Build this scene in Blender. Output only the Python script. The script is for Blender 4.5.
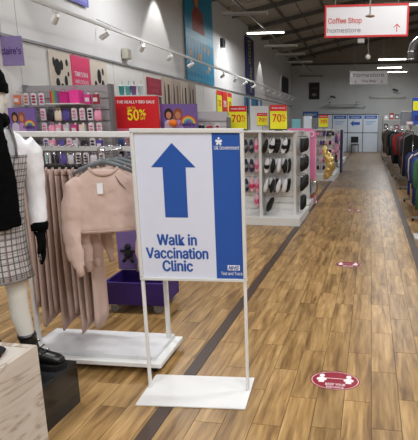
import bpy, math, random
from mathutils import Vector, Matrix
R = math.radians
rnd = random.Random(7)
scene = bpy.context.scene
col = scene.collection
for o in list(bpy.data.objects): bpy.data.objects.remove(o)

# ------------------------------------------------------------------ camera
FPX, CX, CY, CAM_H = 460.0, 300.0, 220.0, 1.48
PITCH = math.atan(94 / FPX)
YAW = math.atan(71 * math.cos(PITCH) / FPX)
cam = bpy.data.cameras.new('camera')
cam.sensor_fit = 'HORIZONTAL'; cam.sensor_width = 36.0
cam.lens = FPX / 418 * 36
cam.shift_x = (209 - CX) / 418
cam.shift_y = 0.0
cam.clip_start = 0.05; cam.clip_end = 200
camo = bpy.data.objects.new('camera', cam); col.objects.link(camo)
camo.location = (0, 0, CAM_H)
camo.rotation_euler = (math.pi / 2 - PITCH, 0, YAW)
scene.camera = camo
# pixel -> direction, used only to read positions off the photograph
CF = Vector((-math.sin(YAW) * math.cos(PITCH), math.cos(YAW) * math.cos(PITCH), -math.sin(PITCH)))
CR = Vector((math.cos(YAW), math.sin(YAW), 0)); CU = CR.cross(CF)
def ray(u, v): return CF + CR * ((u - CX) / FPX) - CU * ((v - CY) / FPX)
def at_z(u, v, z=0.0):
    d = ray(u, v); return Vector((0, 0, CAM_H)) + d * ((z - CAM_H) / d.z)
def at_y(u, v, y):
    d = ray(u, v); return Vector((0, 0, CAM_H)) + d * (y / d.y)
def at_x(u, v, x):
    d = ray(u, v); return Vector((0, 0, CAM_H)) + d * (x / d.x)

# ------------------------------------------------------------------ world, exposure, lights
world = bpy.data.worlds.new('world'); scene.world = world; world.use_nodes = True
bg = world.node_tree.nodes['Background']
bg.inputs[0].default_value = (0.8, 0.85, 1.0, 1); bg.inputs[1].default_value = 0.02
scene.view_settings.view_transform = 'Standard'
scene.view_settings.look = 'None'
scene.view_settings.exposure = 0.2
scene.view_settings.gamma = 1.0
scene.view_settings.use_curve_mapping = False
LAMP_Z = 4.4
LAMP_ROW_X, LEFT_ROW_X = 0.85, -3.43
# the lit tubes of the ceiling lamp rows (x, y, watts)
LIT = [(0.85, -5.5, 60), (0.85, -2.5, 70), (0.85, 0.3, 62), (0.85, 3.0, 50), (0.85, 6.0, 45), (0.85, 12.4, 70),
       (-1.6, -3.5, 55), (-1.6, -0.6, 50), (3.3, -2.0, 55), (3.3, 1.5, 55), (0.85, 22.0, 85), (0.85, 25.0, 80),
       (-3.43, 15.3, 80), (-3.0, 3.0, 60), (3.3, 8.0, 70), (3.3, 18.0, 90), (-3.43, 8.2, 60)]
for i, (x, y, w) in enumerate(LIT):
    l = bpy.data.lights.new('tube_light', 'AREA'); l.shape = 'RECTANGLE'; l.size = 1.2; l.size_y = 0.12
    l.energy = w; l.color = (0.985, 0.99, 1.0)
    lo = bpy.data.objects.new('tube_light', l); col.objects.link(lo); lo.location = (x, y, LAMP_Z - 0.065)
WASH_Y = [5.4, 10.4, 15.2, 20.4, 25.4]
for i, y in enumerate(WASH_Y):
    l = bpy.data.lights.new('wall_wash_light', 'SPOT'); l.energy = [190, 190, 150, 110, 30][i]; l.spot_size = R(62); l.spot_blend = 0.3
    l.shadow_soft_size = 0.02; l.color = (1.0, 0.985, 0.96)
    lo = bpy.data.objects.new('wall_wash_light', l); col.objects.link(lo); lo.location = (-4.50, y, 4.92); lo.rotation_euler = (0, R(-4), 0)

# ------------------------------------------------------------------ helpers
def lin(c):
    return tuple((v / 255 / 12.92) if v / 255 <= 0.04045 else ((v / 255 + 0.055) / 1.055) ** 2.4 for v in c[:3]) + (1.0,)
MATS = {}
def mat(name, rgb, rough=0.6, metal=0.0, noise=0.08, scale=12.0, bump=0.0, bscale=None, stretch=None, alpha=None, spec=0.4, island=False):
    if name in MATS: return MATS[name]
    m = bpy.data.materials.new(name); m.use_nodes = True
    nt = m.node_tree; N = nt.nodes; L = nt.links
    b = N['Principled BSDF']
    b.inputs['Roughness'].default_value = rough; b.inputs['Metallic'].default_value = metal
    b.inputs['Specular IOR Level'].default_value = spec
    tc = N.new('ShaderNodeTexCoord'); mp = N.new('ShaderNodeMapping'); L.new(tc.outputs['Object'], mp.inputs[0])
    if stretch: mp.inputs['Scale'].default_value = stretch
    nz = N.new('ShaderNodeTexNoise'); nz.inputs['Scale'].default_value = scale; nz.inputs['Detail'].default_value = 4
    L.new(mp.outputs[0], nz.inputs[0])
    c = lin(rgb)
    mx = N.new('ShaderNodeMix'); mx.data_type = 'RGBA'
    mx.inputs[6].default_value = tuple(v * (1 - noise) for v in c[:3]) + (1,)
    mx.inputs[7].default_value = tuple(min(1, v * (1 + noise)) for v in c[:3]) + (1,)
    L.new(nz.outputs[0], mx.inputs[0]); L.new(mx.outputs[2], b.inputs['Base Color'])
    if bump:
        n2 = N.new('ShaderNodeTexNoise'); n2.inputs['Scale'].default_value = bscale or scale * 4; L.new(mp.outputs[0], n2.inputs[0])
        bp = N.new('ShaderNodeBump'); bp.inputs['Strength'].default_value = bump; bp.inputs['Distance'].default_value = 0.01
        L.new(n2.outputs[0], bp.inputs['Height']); L.new(bp.outputs[0], b.inputs['Normal'])
    if alpha is not None: b.inputs['Alpha'].default_value = alpha
    MATS[name] = m
    return m
def emit(name, rgb, s):
    if name in MATS: return MATS[name]
    m = bpy.data.materials.new(name); m.use_nodes = True
    b = m.node_tree.nodes['Principled BSDF']; b.inputs['Base Color'].default_value = (.8, .8, .8, 1)
    b.inputs['Emission Color'].default_value = lin(rgb); b.inputs['Emission Strength'].default_value = s
    MATS[name] = m; return m

ORD = ['first', 'second', 'third', 'fourth', 'fifth', 'sixth', 'seventh', 'eighth', 'ninth', 'tenth', 'eleventh', 'twelfth', 'thirteenth', 'fourteenth', 'fifteenth', 'sixteenth', 'seventeenth', 'eighteenth', 'nineteenth', 'twentieth']
class MB:
    def __init__(s): s.v = []; s.f = []; s.uv = {}
    def box(s, c, d, m=None):
        n = len(s.v); c = Vector(c)
        for i in range(8):
            p = Vector((d[0] / 2 * (1 if i & 1 else -1), d[1] / 2 * (1 if i & 2 else -1), d[2] / 2 * (1 if i & 4 else -1)))
            if m: p = m @ p
            s.v.append(tuple(c + p))
        for q in ((0, 2, 3, 1), (4, 5, 7, 6), (0, 1, 5, 4), (2, 6, 7, 3), (0, 4, 6, 2), (1, 3, 7, 5)): s.f.append(tuple(n + k for k in q))
        return s
    def span(s, a, b):
        return s.box([(a[i] + b[i]) / 2 for i in range(3)], [abs(b[i] - a[i]) for i in range(3)])
    def rings(s, rings, closed=True, caps=True, uvs=None):
        n0 = len(s.v); k = len(rings[0])
        for r in rings: s.v += [tuple(p) for p in r]
        for i in range(len(rings) - 1):
            for j in range(k if closed else k - 1):
                a = n0 + i * k + j; b = n0 + i * k + (j + 1) % k
                s.f.append((a, b, b + k, a + k))
                if uvs:
                    s.uv[len(s.f) - 1] = [(j / k, uvs[i]), ((j + 1) / k, uvs[i]), ((j + 1) / k, uvs[i + 1]), (j / k, uvs[i + 1])]
        if caps:
            s.f.append(tuple(n0 + j for j in range(k))[::-1]); s.f.append(tuple(n0 + (len(rings) - 1) * k + j for j in range(k)))
        return s
    def tube(s, pts, r, n=8, caps=True):
        pts = [Vector(p) for p in pts]; rs = r if isinstance(r, (list, tuple)) else [r] * len(pts)
        out = []; ref = None
        for i, p in enumerate(pts):
            t = (pts[min(i + 1, len(pts) - 1)] - pts[max(i - 1, 0)]).normalized()
            if ref is None:
                ref = Vector((0, 0, 1)) if abs(t.z) < 0.9 else Vector((0, 1, 0))
            x = ref - t * ref.dot(t)
            if x.length < 1e-4: x = Vector((1, 0, 0)) - t * t.x
            x.normalize(); ref = x; y = t.cross(x)
            q = rs[i]; a, b = q if isinstance(q, (list, tuple)) else (q, q)
            out.append([p + x * (math.cos(2 * math.pi * k / n) * a) + y * (math.sin(2 * math.pi * k / n) * b) for k in range(n)])
        return s.rings(out, caps=caps)
    def stack(s, rows, n=20, pw=1.0, uvs=False):
        # rows: (x, y, z, rx, ry): horizontal ellipses stacked in z
        out = []
        for (x, y, z, rx, ry) in rows:
            rr = []
            for k in range(n):
                a = 2 * math.pi * k / n; c, q = math.cos(a), math.sin(a)
                rr.append((x + rx * math.copysign(abs(c) ** pw, c), y + ry * math.copysign(abs(q) ** pw, q), z))
            out.append(rr)
        return s.rings(out, uvs=[r[2] for r in rows] if uvs else None)
    def ball(s, c, r, n=10, m=6):
        r = r if isinstance(r, (list, tuple)) else (r, r, r)
        rows = []
        for i in range(m + 1):
            t = -math.pi / 2 + math.pi * i / m
            cr = max(math.cos(t), 0.03)
            rows.append((c[0], c[1], c[2] + r[2] * math.sin(t), r[0] * cr, r[1] * cr))
        return s.stack(rows, n)
    def prism(s, poly, y0, y1):
        # polygon in x,z, extruded in y
        n = len(s.v); k = len(poly)
        s.v += [(x, y0, z) for x, z in poly] + [(x, y1, z) for x, z in poly]
        s.f.append(tuple(range(n, n + k))); s.f.append(tuple(range(n + k, n + 2 * k))[::-1])
        for j in range(k): s.f.append((n + j, n + k + j, n + k + (j + 1) % k, n + (j + 1) % k))
        return s
    def mesh(s, name, m):
        me = bpy.data.meshes.new(name); me.from_pydata(s.v, [], s.f); me.update()
        if s.uv:
            ul = me.uv_layers.new(name='UVMap')
            for fi, cs in s.uv.items():
                for li, c in zip(me.polygons[fi].loop_indices, cs): ul.data[li].uv = c
        me.materials.append(m)
        return me
    def build(s, name, m, parent=None, smooth=False, bevel=0.0, seg=2):
        me = s.mesh(name, m)
        import bmesh
        bm = bmesh.new(); bm.from_mesh(me); bmesh.ops.recalc_face_normals(bm, faces=bm.faces); bm.to_mesh(me); bm.free()
        if smooth:
            for p in me.polygons: p.use_smooth = True
        o = bpy.data.objects.new(name, me); col.objects.link(o)
        if parent: o.parent = parent
        if bevel:
            b = o.modifiers.new('bevel', 'BEVEL'); b.width = bevel; b.segments = seg; b.limit_method = 'ANGLE'; b.angle_limit = R(40)
        return o

def tag(o, label=None, cat=None, group=None, kind=None):
    if label: o['label'] = label
    if cat: o['category'] = cat
    if group: o['group'] = group
    if kind: o['kind'] = kind
    return o
def thing(name, label, cat, loc=(0, 0, 0), rz=0.0, group=None):
    o = bpy.data.objects.new(name, None); col.objects.link(o); o.empty_display_size = 0.1
    o.location = loc; o.rotation_euler = (0, 0, rz)
    return tag(o, label, cat, group)
def copy_tree(o, parent=None):
    c = o.copy(); col.objects.link(c); c.parent = parent
    for ch in KIDS(o): copy_tree(ch, c)
    return c
def KIDS(o): return [x for x in bpy.data.objects if x.parent == o]
def remesh(o, vox=0.01, smooth=6, disp=0.0, dscale=0.1):
    r = o.modifiers.new('remesh', 'REMESH'); r.mode = 'VOXEL'; r.voxel_size = vox; r.use_smooth_shade = True
    if disp:
        t = bpy.data.textures.get('folds%g' % dscale) or bpy.data.textures.new('folds%g' % dscale, 'CLOUDS'); t.noise_scale = dscale
        d = o.modifiers.new('folds', 'DISPLACE'); d.texture = t; d.strength = disp; d.mid_level = 0.5; d.texture_coords = 'LOCAL'
    s = o.modifiers.new('smooth', 'SMOOTH'); s.iterations = smooth; s.factor = 0.5
    return o
FONT = None
try:      # Blender's own bundled interface typeface, else the built-in one
    import os
    fp = os.path.join(bpy.utils.system_resource('DATAFILES'), 'fonts', 'Inter.woff2')
    if os.path.exists(fp): FONT = bpy.data.fonts.load(fp)
except Exception: FONT = None
def text_mesh(body, width=None, height=None, bold=0.0, shear=0.0, depth=0.001, align='CENTER'):
    cu = bpy.data.curves.new('lettering', 'FONT'); cu.body = body; cu.size = 1.0; cu.extrude = 0.0; cu.shear = shear
    cu.resolution_u = 3
    if FONT: cu.font = FONT
    tmp = bpy.data.objects.new('tmp_text', cu); col.objects.link(tmp)
    dg = bpy.context.evaluated_depsgraph_get(); dg.update()
    me = bpy.data.meshes.new_from_object(tmp.evaluated_get(dg))
    bpy.data.objects.remove(tmp); bpy.data.curves.remove(cu)
    xs = [v.co.x for v in me.vertices]; ys = [v.co.y for v in me.vertices]
    x0, x1, y0, y1 = min(xs), max(xs), min(ys), max(ys)
    sx = width / (x1 - x0) if width else height / (y1 - y0); sy = height / (y1 - y0) if height else sx
    if bold:
        n0 = len(me.vertices); vs = [v.co.copy() for v in me.vertices]; fs = [tuple(p.vertices) for p in me.polygons]
        d = bold * .9; me2 = bpy.data.meshes.new('lettering'); V = []; Fc = []
        for i, (dx, dy) in enumerate(((0, 0), (d, 0), (-d, 0), (0, d * .6), (0, -d * .6))):
            V += [(c.x + dx, c.y + dy, .0002 * i) for c in vs]; Fc += [tuple(k + i * n0 for k in f_) for f_ in fs]
        me2.from_pydata(V, [], Fc); me = me2
    for v in me.vertices:
        ax = (x0 + x1) / 2 if align == 'CENTER' else x0
        v.co = ((v.co.x - ax) * sx, -v.co.z, (v.co.y - (y0 + y1) / 2) * sy)
    return me
def text(name, body, m, parent, loc, width=None, height=None, rot=(0, 0, 0), **k):
    # lettering in the local xz plane, read from -y
    me = text_mesh(body, width, height, **k); me.materials.clear(); me.materials.append(m)
    o = bpy.data.objects.new(name, me); col.objects.link(o); o.parent = parent; o.location = loc; o.rotation_euler = rot
    return o
def flat(name, poly, m, parent, y=-0.001, th=0.0008):
    return MB().prism(poly, y, y - th).build(name, m, parent)
def disc(cx, cz, rx, rz=None, n=20, a0=0, a1=2 * math.pi):
    rz = rz or rx
    return [(cx + rx * math.cos(a0 + (a1 - a0) * k / n), cz + rz * math.sin(a0 + (a1 - a0) * k / n)) for k in range(n if a1 - a0 > 6.28 else n + 1)]

# ------------------------------------------------------------------ common materials
white = mat('white_enamel', (226, 226, 224), 0.35, noise=0.03)
offwhite = mat('off_white_metal', (205, 205, 202), 0.4, noise=0.04)
grey_metal = mat('grey_metal', (140, 140, 142), 0.4, 0.5, noise=0.06)
chrome = mat('chrome', (190, 190, 195), 0.2, 1.0, noise=0.03)
dark_metal = mat('dark_metal', (52, 52, 54), 0.45, 0.4)
black_pl = mat('black_plastic', (18, 18, 20), 0.4)
blue_pr = mat('blue_print', (38, 84, 165), 0.35, noise=0.03)
white_pr = mat('white_print', (232, 234, 240), 0.35, noise=0.02)
red_pr = mat('red_print', (205, 30, 38), 0.4, noise=0.03)
yellow_pr = mat('yellow_print', (232, 224, 40), 0.4, noise=0.03)
black_pr = mat('black_print', (22, 22, 24), 0.5)
pink_pr = mat('pink_print', (214, 62, 108), 0.45)

# ------------------------------------------------------------------ setting: floor
def wood_floor(name, brick=False, sat=1.0, val=1.0):
    m = bpy.data.materials.new(name); m.use_nodes = True
    nt = m.node_tree; N = nt.nodes; L = nt.links; b = N['Principled BSDF']
    g = N.new('ShaderNodeNewGeometry'); oi = N.new('ShaderNodeObjectInfo')
    add = N.new('ShaderNodeMath'); add.operation = 'ADD'; L.new(g.outputs['Random Per Island'], add.inputs[0]); L.new(oi.outputs['Random'], add.inputs[1])
    fr = N.new('ShaderNodeMath'); fr.operation = 'FRACT'; L.new(add.outputs[0], fr.inputs[0])
    src = fr.outputs[0]
    if brick:
        mpb = N.new('ShaderNodeMapping'); mpb.inputs['Rotation'].default_value = (0, 0, R(90)); L.new(g.outputs['Position'], mpb.inputs[0])
        br = N.new('ShaderNodeTexBrick'); br.inputs['Scale'].default_value = 1; br.inputs['Brick Width'].default_value = 0.55
        br.inputs['Row Height'].default_value = 0.15; br.inputs['Mortar Size'].default_value = 0.0015
        br.inputs['Color1'].default_value = (0, 0, 0, 1); br.inputs['Color2'].default_value = (1, 1, 1, 1); br.inputs['Mortar'].default_value = (.4, .4, .4, 1)
        L.new(mpb.outputs[0], br.inputs[0]); src = br.outputs[0]
    mul = N.new('ShaderNodeMath'); mul.operation = 'MULTIPLY'; mul.inputs[1].default_value = 37.0; L.new(src, mul.inputs[0])
    cmb = N.new('ShaderNodeCombineXYZ'); L.new(mul.outputs[0], cmb.inputs[2]); L.new(mul.outputs[0], cmb.inputs[1])
    va = N.new('ShaderNodeVectorMath'); L.new(g.outputs['Position'], va.inputs[0]); L.new(cmb.outputs[0], va.inputs[1])
    mp = N.new('ShaderNodeMapping'); mp.inputs['Scale'].default_value = (1, 0.10, 1); L.new(va.outputs[0], mp.inputs[0])
    n1 = N.new('ShaderNodeTexNoise'); n1.inputs['Scale'].default_value = 20; n1.inputs['Detail'].default_value = 5; n1.inputs['Distortion'].default_value = 0.5; L.new(mp.outputs[0], n1.inputs[0])
    rp = N.new('ShaderNodeValToRGB'); e = rp.color_ramp.elements
    e[0].position = 0.30; e[0].color = lin((112, 83, 48)); e[1].position = 0.68; e[1].color = lin((184, 150, 100))
    x = rp.color_ramp.elements.new(0.48); x.color = lin((158, 124, 76))
    L.new(n1.outputs[0], rp.inputs[0])
    n2 = N.new('ShaderNodeTexNoise'); n2.inputs['Scale'].default_value = 70; n2.inputs['Detail'].default_value = 3; L.new(mp.outputs[0], n2.inputs[0])
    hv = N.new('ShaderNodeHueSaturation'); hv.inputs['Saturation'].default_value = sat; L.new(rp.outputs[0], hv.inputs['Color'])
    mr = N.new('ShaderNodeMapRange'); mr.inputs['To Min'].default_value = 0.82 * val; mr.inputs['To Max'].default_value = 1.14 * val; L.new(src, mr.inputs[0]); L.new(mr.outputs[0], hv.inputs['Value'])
    mx = N.new('ShaderNodeMix'); mx.data_type = 'RGBA'; mx.blend_type = 'MULTIPLY'; mx.inputs[0].default_value = 0.5
    L.new(hv.outputs[0], mx.inputs[6])
    r2 = N.new('ShaderNodeValToRGB'); r2.color_ramp.elements[0].color = (.55, .5, .45, 1); r2.color_ramp.elements[0].position = .35; r2.color_ramp.elements[1].position = .6
    L.new(n2.outputs[0], r2.inputs[0]); L.new(r2.outputs[0], mx.inputs[7]); L.new(mx.outputs[2], b.inputs['Base Color'])
    b.inputs['Roughness'].default_value = 0.34; b.inputs['Specular IOR Level'].default_value = 0.4
    return m
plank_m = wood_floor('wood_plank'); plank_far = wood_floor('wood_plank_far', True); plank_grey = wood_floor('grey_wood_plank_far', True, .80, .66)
grout = mat('floor_joint', (64, 46, 30), 0.8)
strip_m = mat('dark_floor_strip', (66, 50, 40), 0.4, noise=0.2, scale=30, stretch=(1, .2, 1))
XL, XR, Y0, Y1 = -4.85, 9.0, -8.0, 28.6
floor = tag(MB().span((XL - .2, Y0 - .2, -0.1), (XR + .2, Y1 + .2, -0.003)).build('floor', grout), kind='structure')
PNEAR, PFAR = 1.2, 11.0
PXL, PXR = XL, 2.35
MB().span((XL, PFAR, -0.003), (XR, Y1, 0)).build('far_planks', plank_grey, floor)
MB().span((XL, Y0, -0.003), (XR, PNEAR, 0)).build('near_planks', plank_far, floor)
MB().span((PXR, PNEAR, -0.003), (XR, PFAR, 0)).build('side_planks', plank_far, floor)
PW, PL, GAP = 0.15, 0.55, 0.0029
STRIPS = [(-1.083, -1.003), (0.528, 0.608)]
cols = []
x = PXL
while x < PXR - 0.01:
    nx = min(x + PW, PXR)
    nxt = [s for s in STRIPS if x < s[0] - 1e-4 <= nx]
    if nxt: cols.append((x, nxt[0][0])); x = nxt[0][1]; continue
    cols.append((x, nx)); x = nx
planks = []
for i, (a, b) in enumerate(cols):
    off = (i % 2) * 0.27 + rnd.uniform(-.05, .05); y = PNEAR - off
    while y < PFAR:
        ya, yb = max(y, PNEAR), min(y + PL, PFAR)
        if yb - ya > .03: planks.append((a, b, ya, yb))
        y += PL
def proj(p):
    q = Vector(p) - Vector((0, 0, CAM_H)); z = q.dot(CF); return CX + FPX * q.dot(CR) / z, CY - FPX * q.dot(CU) / z
def psize(pl):
    u, v = proj(((pl[0] + pl[1]) / 2, (pl[2] + pl[3]) / 2, 0))
    inside = -12 < u < 430 and v < 455
    return (0 if inside else 1, (pl[2]))
planks.sort(key=psize)
meshes = {}
for k, (a, b, ya, yb) in enumerate(planks[:300]):
    w, l = round(b - a, 4), round(yb - ya, 4)
    key = (w, l)
    if key not in meshes:
        mb = MB().box((0, 0, -0.0015), (w - GAP, l - GAP, 0.003)); meshes[key] = mb.mesh('plank', plank_m)
    o = bpy.data.objects.new('plank', meshes[key]); col.objects.link(o); o.parent = floor
    o.location = ((a + b) / 2, (ya + yb) / 2, 0)
mb = MB()
for (a, b, ya, yb) in planks[300:]:
    mb.box(((a + b) / 2, (ya + yb) / 2, -0.0015), (b - a - GAP, yb - ya - GAP, 0.003))
tag(mb.build('more_planks', plank_m, floor), kind='stuff')
for i, (a, b) in enumerate(STRIPS):
    tag(MB().span((a + .001, 0.2, -0.003), (b - .001, 26.5, 0.0012)).build('trim_%d' % (i + 1), strip_m), kind='structure')

# ------------------------------------------------------------------ setting: walls and roof
wall_m = mat('painted_wall', (206, 206, 206), 0.7, noise=0.05, scale=1.5, bump=0.05, bscale=60)
panel_m = mat('white_wall_panel', (214, 213, 211), 0.55, noise=0.03, scale=2)
back_m = mat('grey_painted_block', (192, 196, 196), 0.75, noise=0.08, scale=2.0, bump=0.1, bscale=25)
roof_m = mat('brown_roof_sheet', (150, 142, 128), 0.7, noise=0.18, scale=1.2)
beam_m = mat('roof_steel', (96, 93, 86), 0.6, 0.2, noise=0.15, scale=3)
EAVE = 5.3
def roof_z(x): return EAVE + 0.2 * (x - XL) if x < 3.5 else EAVE + 0.2 * (3.5 - XL) - 0.2 * (x - 3.5)
wl = tag(MB().span((XL - .2, Y0, 0), (XL, Y1, EAVE + .1)).build('wall_left', wall_m), kind='structure')
y = 3.63
while y < 27:
    MB().span((XL, y + .006, 0.0), (XL + .02, y + 1.194, 2.64)).build('wall_panel', panel_m, wl, bevel=.003, seg=1); y += 1.2
tag(MB().span((XL, 0, 2.64), (XL + .05, Y1, 2.675)).build('trim_3', grey_metal), kind='structure')
wb = tag(MB().prism([(XL - .2, 0), (XR + .2, 0), (XR + .2, EAVE - .2), (XL - .2, EAVE - .2)], Y1, Y1 + .2).build('wall_back', back_m), kind='structure')
mb = MB().prism([(XL, EAVE - .2), (XR, EAVE - .2), (XR, roof_z(XR) + .2), (3.5, roof_z(3.5) + .2), (XL, EAVE + .2)], Y1, Y1 + .2)
mb.build('gable_cladding', roof_m, wb)
MB().span((XL, Y1 - .06, EAVE - .27), (XR, Y1, EAVE - .17)).build('wall_plate', beam_m, wb)
tag(MB().span((XR, Y0, 0), (XR + .2, Y1, 6.0)).build('wall_right', wall_m), kind='structure')
tag(MB().prism([(XL, 0), (XR, 0), (XR, 6), (3.5, 7.1), (XL, EAVE)], Y0 - .2, Y0).build('wall_rear', wall_m), kind='structure')
ceil = MB()
a = [(XL - .2, roof_z(XL - .2)), (3.5, roof_z(3.5)), (XR + .2, roof_z(XR + .2)), (XR + .2, roof_z(XR + .2) + .15), (3.5, roof_z(3.5) + .15), (XL - .2, roof_z(XL - .2) + .15)]
ceil = tag(ceil.prism(a, Y0 - .2, Y1 + .2).build('ceiling', beam_m), kind='structure')
SL = math.atan(0.2); RL = (3.5 - XL) / math.cos(SL)
rotm = Matrix.Rotation(-SL, 3, 'Y')
# roof sheets between purlins, each a raised panel
pm = {}
y = 2.0
while y < 28:
    for j in range(4):
        xa = XL + .05 + j * (3.5 - XL) / 4; xb = xa + (3.5 - XL) / 4 - .06
        xc = (xa + xb) / 2
        o = bpy.data.objects.new('roof_sheet', pm.setdefault(0, MB().box((0, 0, 0), ((xb - xa) / math.cos(SL), 1.22, .02), rotm).mesh('roof_sheet', roof_m)))
        col.objects.link(o); o.parent = ceil; o.location = (xc, y, roof_z(xc) - .02)
    y += 1.3
for y in [1.0 + 2.2 * k for k in range(13)]:
    xc = (XL + 3.5) / 2
    MB().box((xc, y, roof_z(xc) - .11), (RL, .08, .15), rotm).build('rafter', beam_m, ceil)
for xx in (-3.4, -1.9, -.4, 1.1, 2.6):
    MB().span((xx - .03, Y0, roof_z(xx) - .12), (xx + .03, Y1, roof_z(xx) - .03)).build('purlin', beam_m, ceil)

# ------------------------------------------------------------------ ceiling lamps
tube_on = emit('lit_tube', (255, 250, 240), 9.0)
tube_off = mat('unlit_tube', (170, 170, 165), 0.3)
def lamp_proto(lit, label, group):
    t = thing('ceiling_lamp', label, 'lamp', group=group)
    MB().box((0, 0, 0.045), (1.26, .09, .05)).build('housing', offwhite, t, bevel=.006)
    MB().tube([(-.6, 0, 0), (.6, 0, 0)], .022, 10).build('tube', tube_on if lit else tube_off, t, smooth=True)
    for s in (-1, 1):
        MB().box((s * .615, 0, 0.005), (.03, .05, .07)).build('end_holder', offwhite, t)
    return t
def drop(o, x, y, top):   # two hanging wires up to the roof
    for s in (-.4, .4):
        MB().tube([(s, 0, .06), (s, 0, top - LAMP_Z)], .004, 5).build('hanging_wire', grey_metal, o)
on_labels = {(0.85, 12.4): 'lit fluorescent lamp at the top edge right of the coffee sign',
             (0.85, 22.0): 'upper of the lit fluorescent lamps seen above the small hanging sign',
             (0.85, 25.0): 'lower lit fluorescent lamp just above the small hanging sign',
             (-3.43, 15.3): 'brightly lit fluorescent lamp among the unlit ones along the left roof'}
for (x, y, w) in LIT:
    if not (y > 10): lab = 'lit fluorescent lamp hanging overhead in front of the sign, above the picture'
    else: lab = on_labels.get((x, y), 'lit fluorescent lamp far over the right-hand clothes racks')
    t = lamp_proto(True, lab, 'ceiling fluorescent lamps'); t.location = (x, y, LAMP_Z); drop(t, x, y, roof_z(x) - .03)
t = lamp_proto(True, 'short lit fluorescent lamp nearest the far wall', 'ceiling fluorescent lamps'); t.location = (1.25, 27.0, LAMP_Z); drop(t, 1.25, 27.0, roof_z(1.25) - .03)
names = ['unlit fluorescent lamp nearest the viewer along the left roof', 'unlit fluorescent lamp just behind the lit one on the left',
         'third unlit fluorescent lamp along the left roof', 'farthest unlit fluorescent lamp along the left roof']
for y, nm in zip((12.8, 17.9, 20.0, 22.4), names):
    t = lamp_proto(False, nm, 'ceiling fluorescent lamps'); t.location = (LEFT_ROW_X, y, LAMP_Z); drop(t, LEFT_ROW_X, y, roof_z(LEFT_ROW_X) - .03)
tag(MB().span((-3.47, 3, LAMP_Z + .10), (-3.43, 27, LAMP_Z + .15)).build('cable_conduit', grey_metal),
    'long straight cable conduit carrying the left row of lamps', 'conduit')
# wall wash fixtures
for i, y in enumerate(WASH_Y):
    t = thing('wall_spotlight', ['wall spotlight above the shop signs on the left wall', 'wall spotlight left of the tall blue banner',
              'wall spotlight between the blue and the purple banner', 'wall spotlight right of the purple banner', 'wall spotlight near the far corner'][i], 'lamp', (-4.5, y, 4.95), 0, 'wall spotlights under the eaves')
    MB().tube([(0, 0, 0.0), (0, 0, .13)], [.045, .04], 12).build('shade', offwhite, t, smooth=False)
    MB().tube([(0, 0, .12), (-.35, 0, .14)], .012, 6).build('bracket', offwhite, t)

# ------------------------------------------------------------------ track rail with spots
rail = thing('lighting_track', 'white lighting track running along the left wall', 'track', (-4.2, 0, 3.02))
MB().span((-.02, 4.0, -.02), (.02, 26.8, .02)).build('rail', offwhite, rail)
for y in (5, 8, 11, 14, 17, 20, 23, 26):
    MB().tube([(0, y, .02), (-.63, y, .30)], .006, 5).build('stay', grey_metal, rail)
heads = [6.0 + 1.2 * k for k in range(17)]
def spot_head():
    t = thing('track_spotlight', '', 'lamp')
    MB().box((0, 0, -.035), (.035, .10, .03)).build('adaptor', white, t)
    MB().tube([(0, 0, -.04), (0, 0, -.10)], .01, 6).build('stem', white, t)
    MB().tube([(.05, -.02, -.09), (-.02, 0.005, -.13), (-.10, .035, -.18)], [.035, .045, .048], 12).build('can', white, t, smooth=False)
    MB().tube([(-.099, .0345, -.1794), (-.105, .037, -.184)], .038, 12).build('lens', dark_metal, t)
    return t
sp = spot_head()
for k, y in enumerate(heads):
    o = sp if k == 0 else copy_tree(sp)
    o.scale = (.85, .85, .85); o.location = (-4.2, y, 3.0); o.rotation_euler = (0, 0, rnd.uniform(-.5, .5))
    o['label'] = {0: 'white track spotlight above the lavender shop sign', 1: 'white track spotlight above the pink wall poster'}.get(k,
        ORD[k] + ' white track spotlight from the left on the lighting rail')
    o['group'] = 'spotlights on the lighting track'
t = thing('wall_speaker', 'small pale box speaker on the wall below the lighting track', 'speaker', (XL + .02, 8.85, 2.86))
MB().box((.06, 0, 0), (.12, .16, .2)).build('case', mat('beige_plastic', (190, 186, 172), .5), t, bevel=.01)
MB().box((.122, 0, 0), (.006, .13, .17)).build('grille', mat('grille', (150, 147, 138), .7), t)

# ------------------------------------------------------------------ left-wall banners
def wall_thing(name, label, cat, y0, y1, z0, z1, m, x=XL + .03, th=.02):
    """a flat panel on the left wall; local x runs along +Y of the room, read from the aisle"""
    t = thing(name, label, cat, (x, (y0 + y1) / 2, (z0 + z1) / 2), R(90))
    w, h = y1 - y0, z1 - z0
    MB().box((0, -th / 2, 0), (w, th, h)).build('panel', m, t)
    return t, w, h, -th - .0005
aqua = mat('aqua_banner', (30, 138, 178), .5, noise=.12, scale=2, stretch=(1, 1, 4))
t, w, h, fy = wall_thing('wall_banner', 'tall bright blue banner with printed figure on left wall', 'banner', 12.0, 14.15, 2.69, 5.2, aqua)
skin = mat('print_skin', (190, 130, 100), .6); brown = mat('print_brown', (96, 56, 36), .6)
flat('printed_stripe', [(-w/2, -.15), (w/2, -.15), (w/2, .05), (-w/2, .05)], mat('pale_blue_print', (90, 170, 200), .5), t, fy)
flat('printed_hair', disc(-.25, .95, .26, .24), brown, t, fy - .0005)
flat('printed_face', disc(-.22, .88, .17, .19), skin, t, fy - .002)
flat('printed_body', [(-.55, .05), (.35, .05), (.25, .6), (-.05, .72), (-.38, .72), (-.6, .45)], mat('print_jumper', (150, 70, 60), .6), t, fy - .001)
for k in range(6):
    flat('printed_letter', disc(rnd.uniform(-.9, .9), rnd.uniform(-1.1, -.3), .06, .1, 8), mat('print_orange', (214, 160, 60), .6), t, fy - .002)
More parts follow.
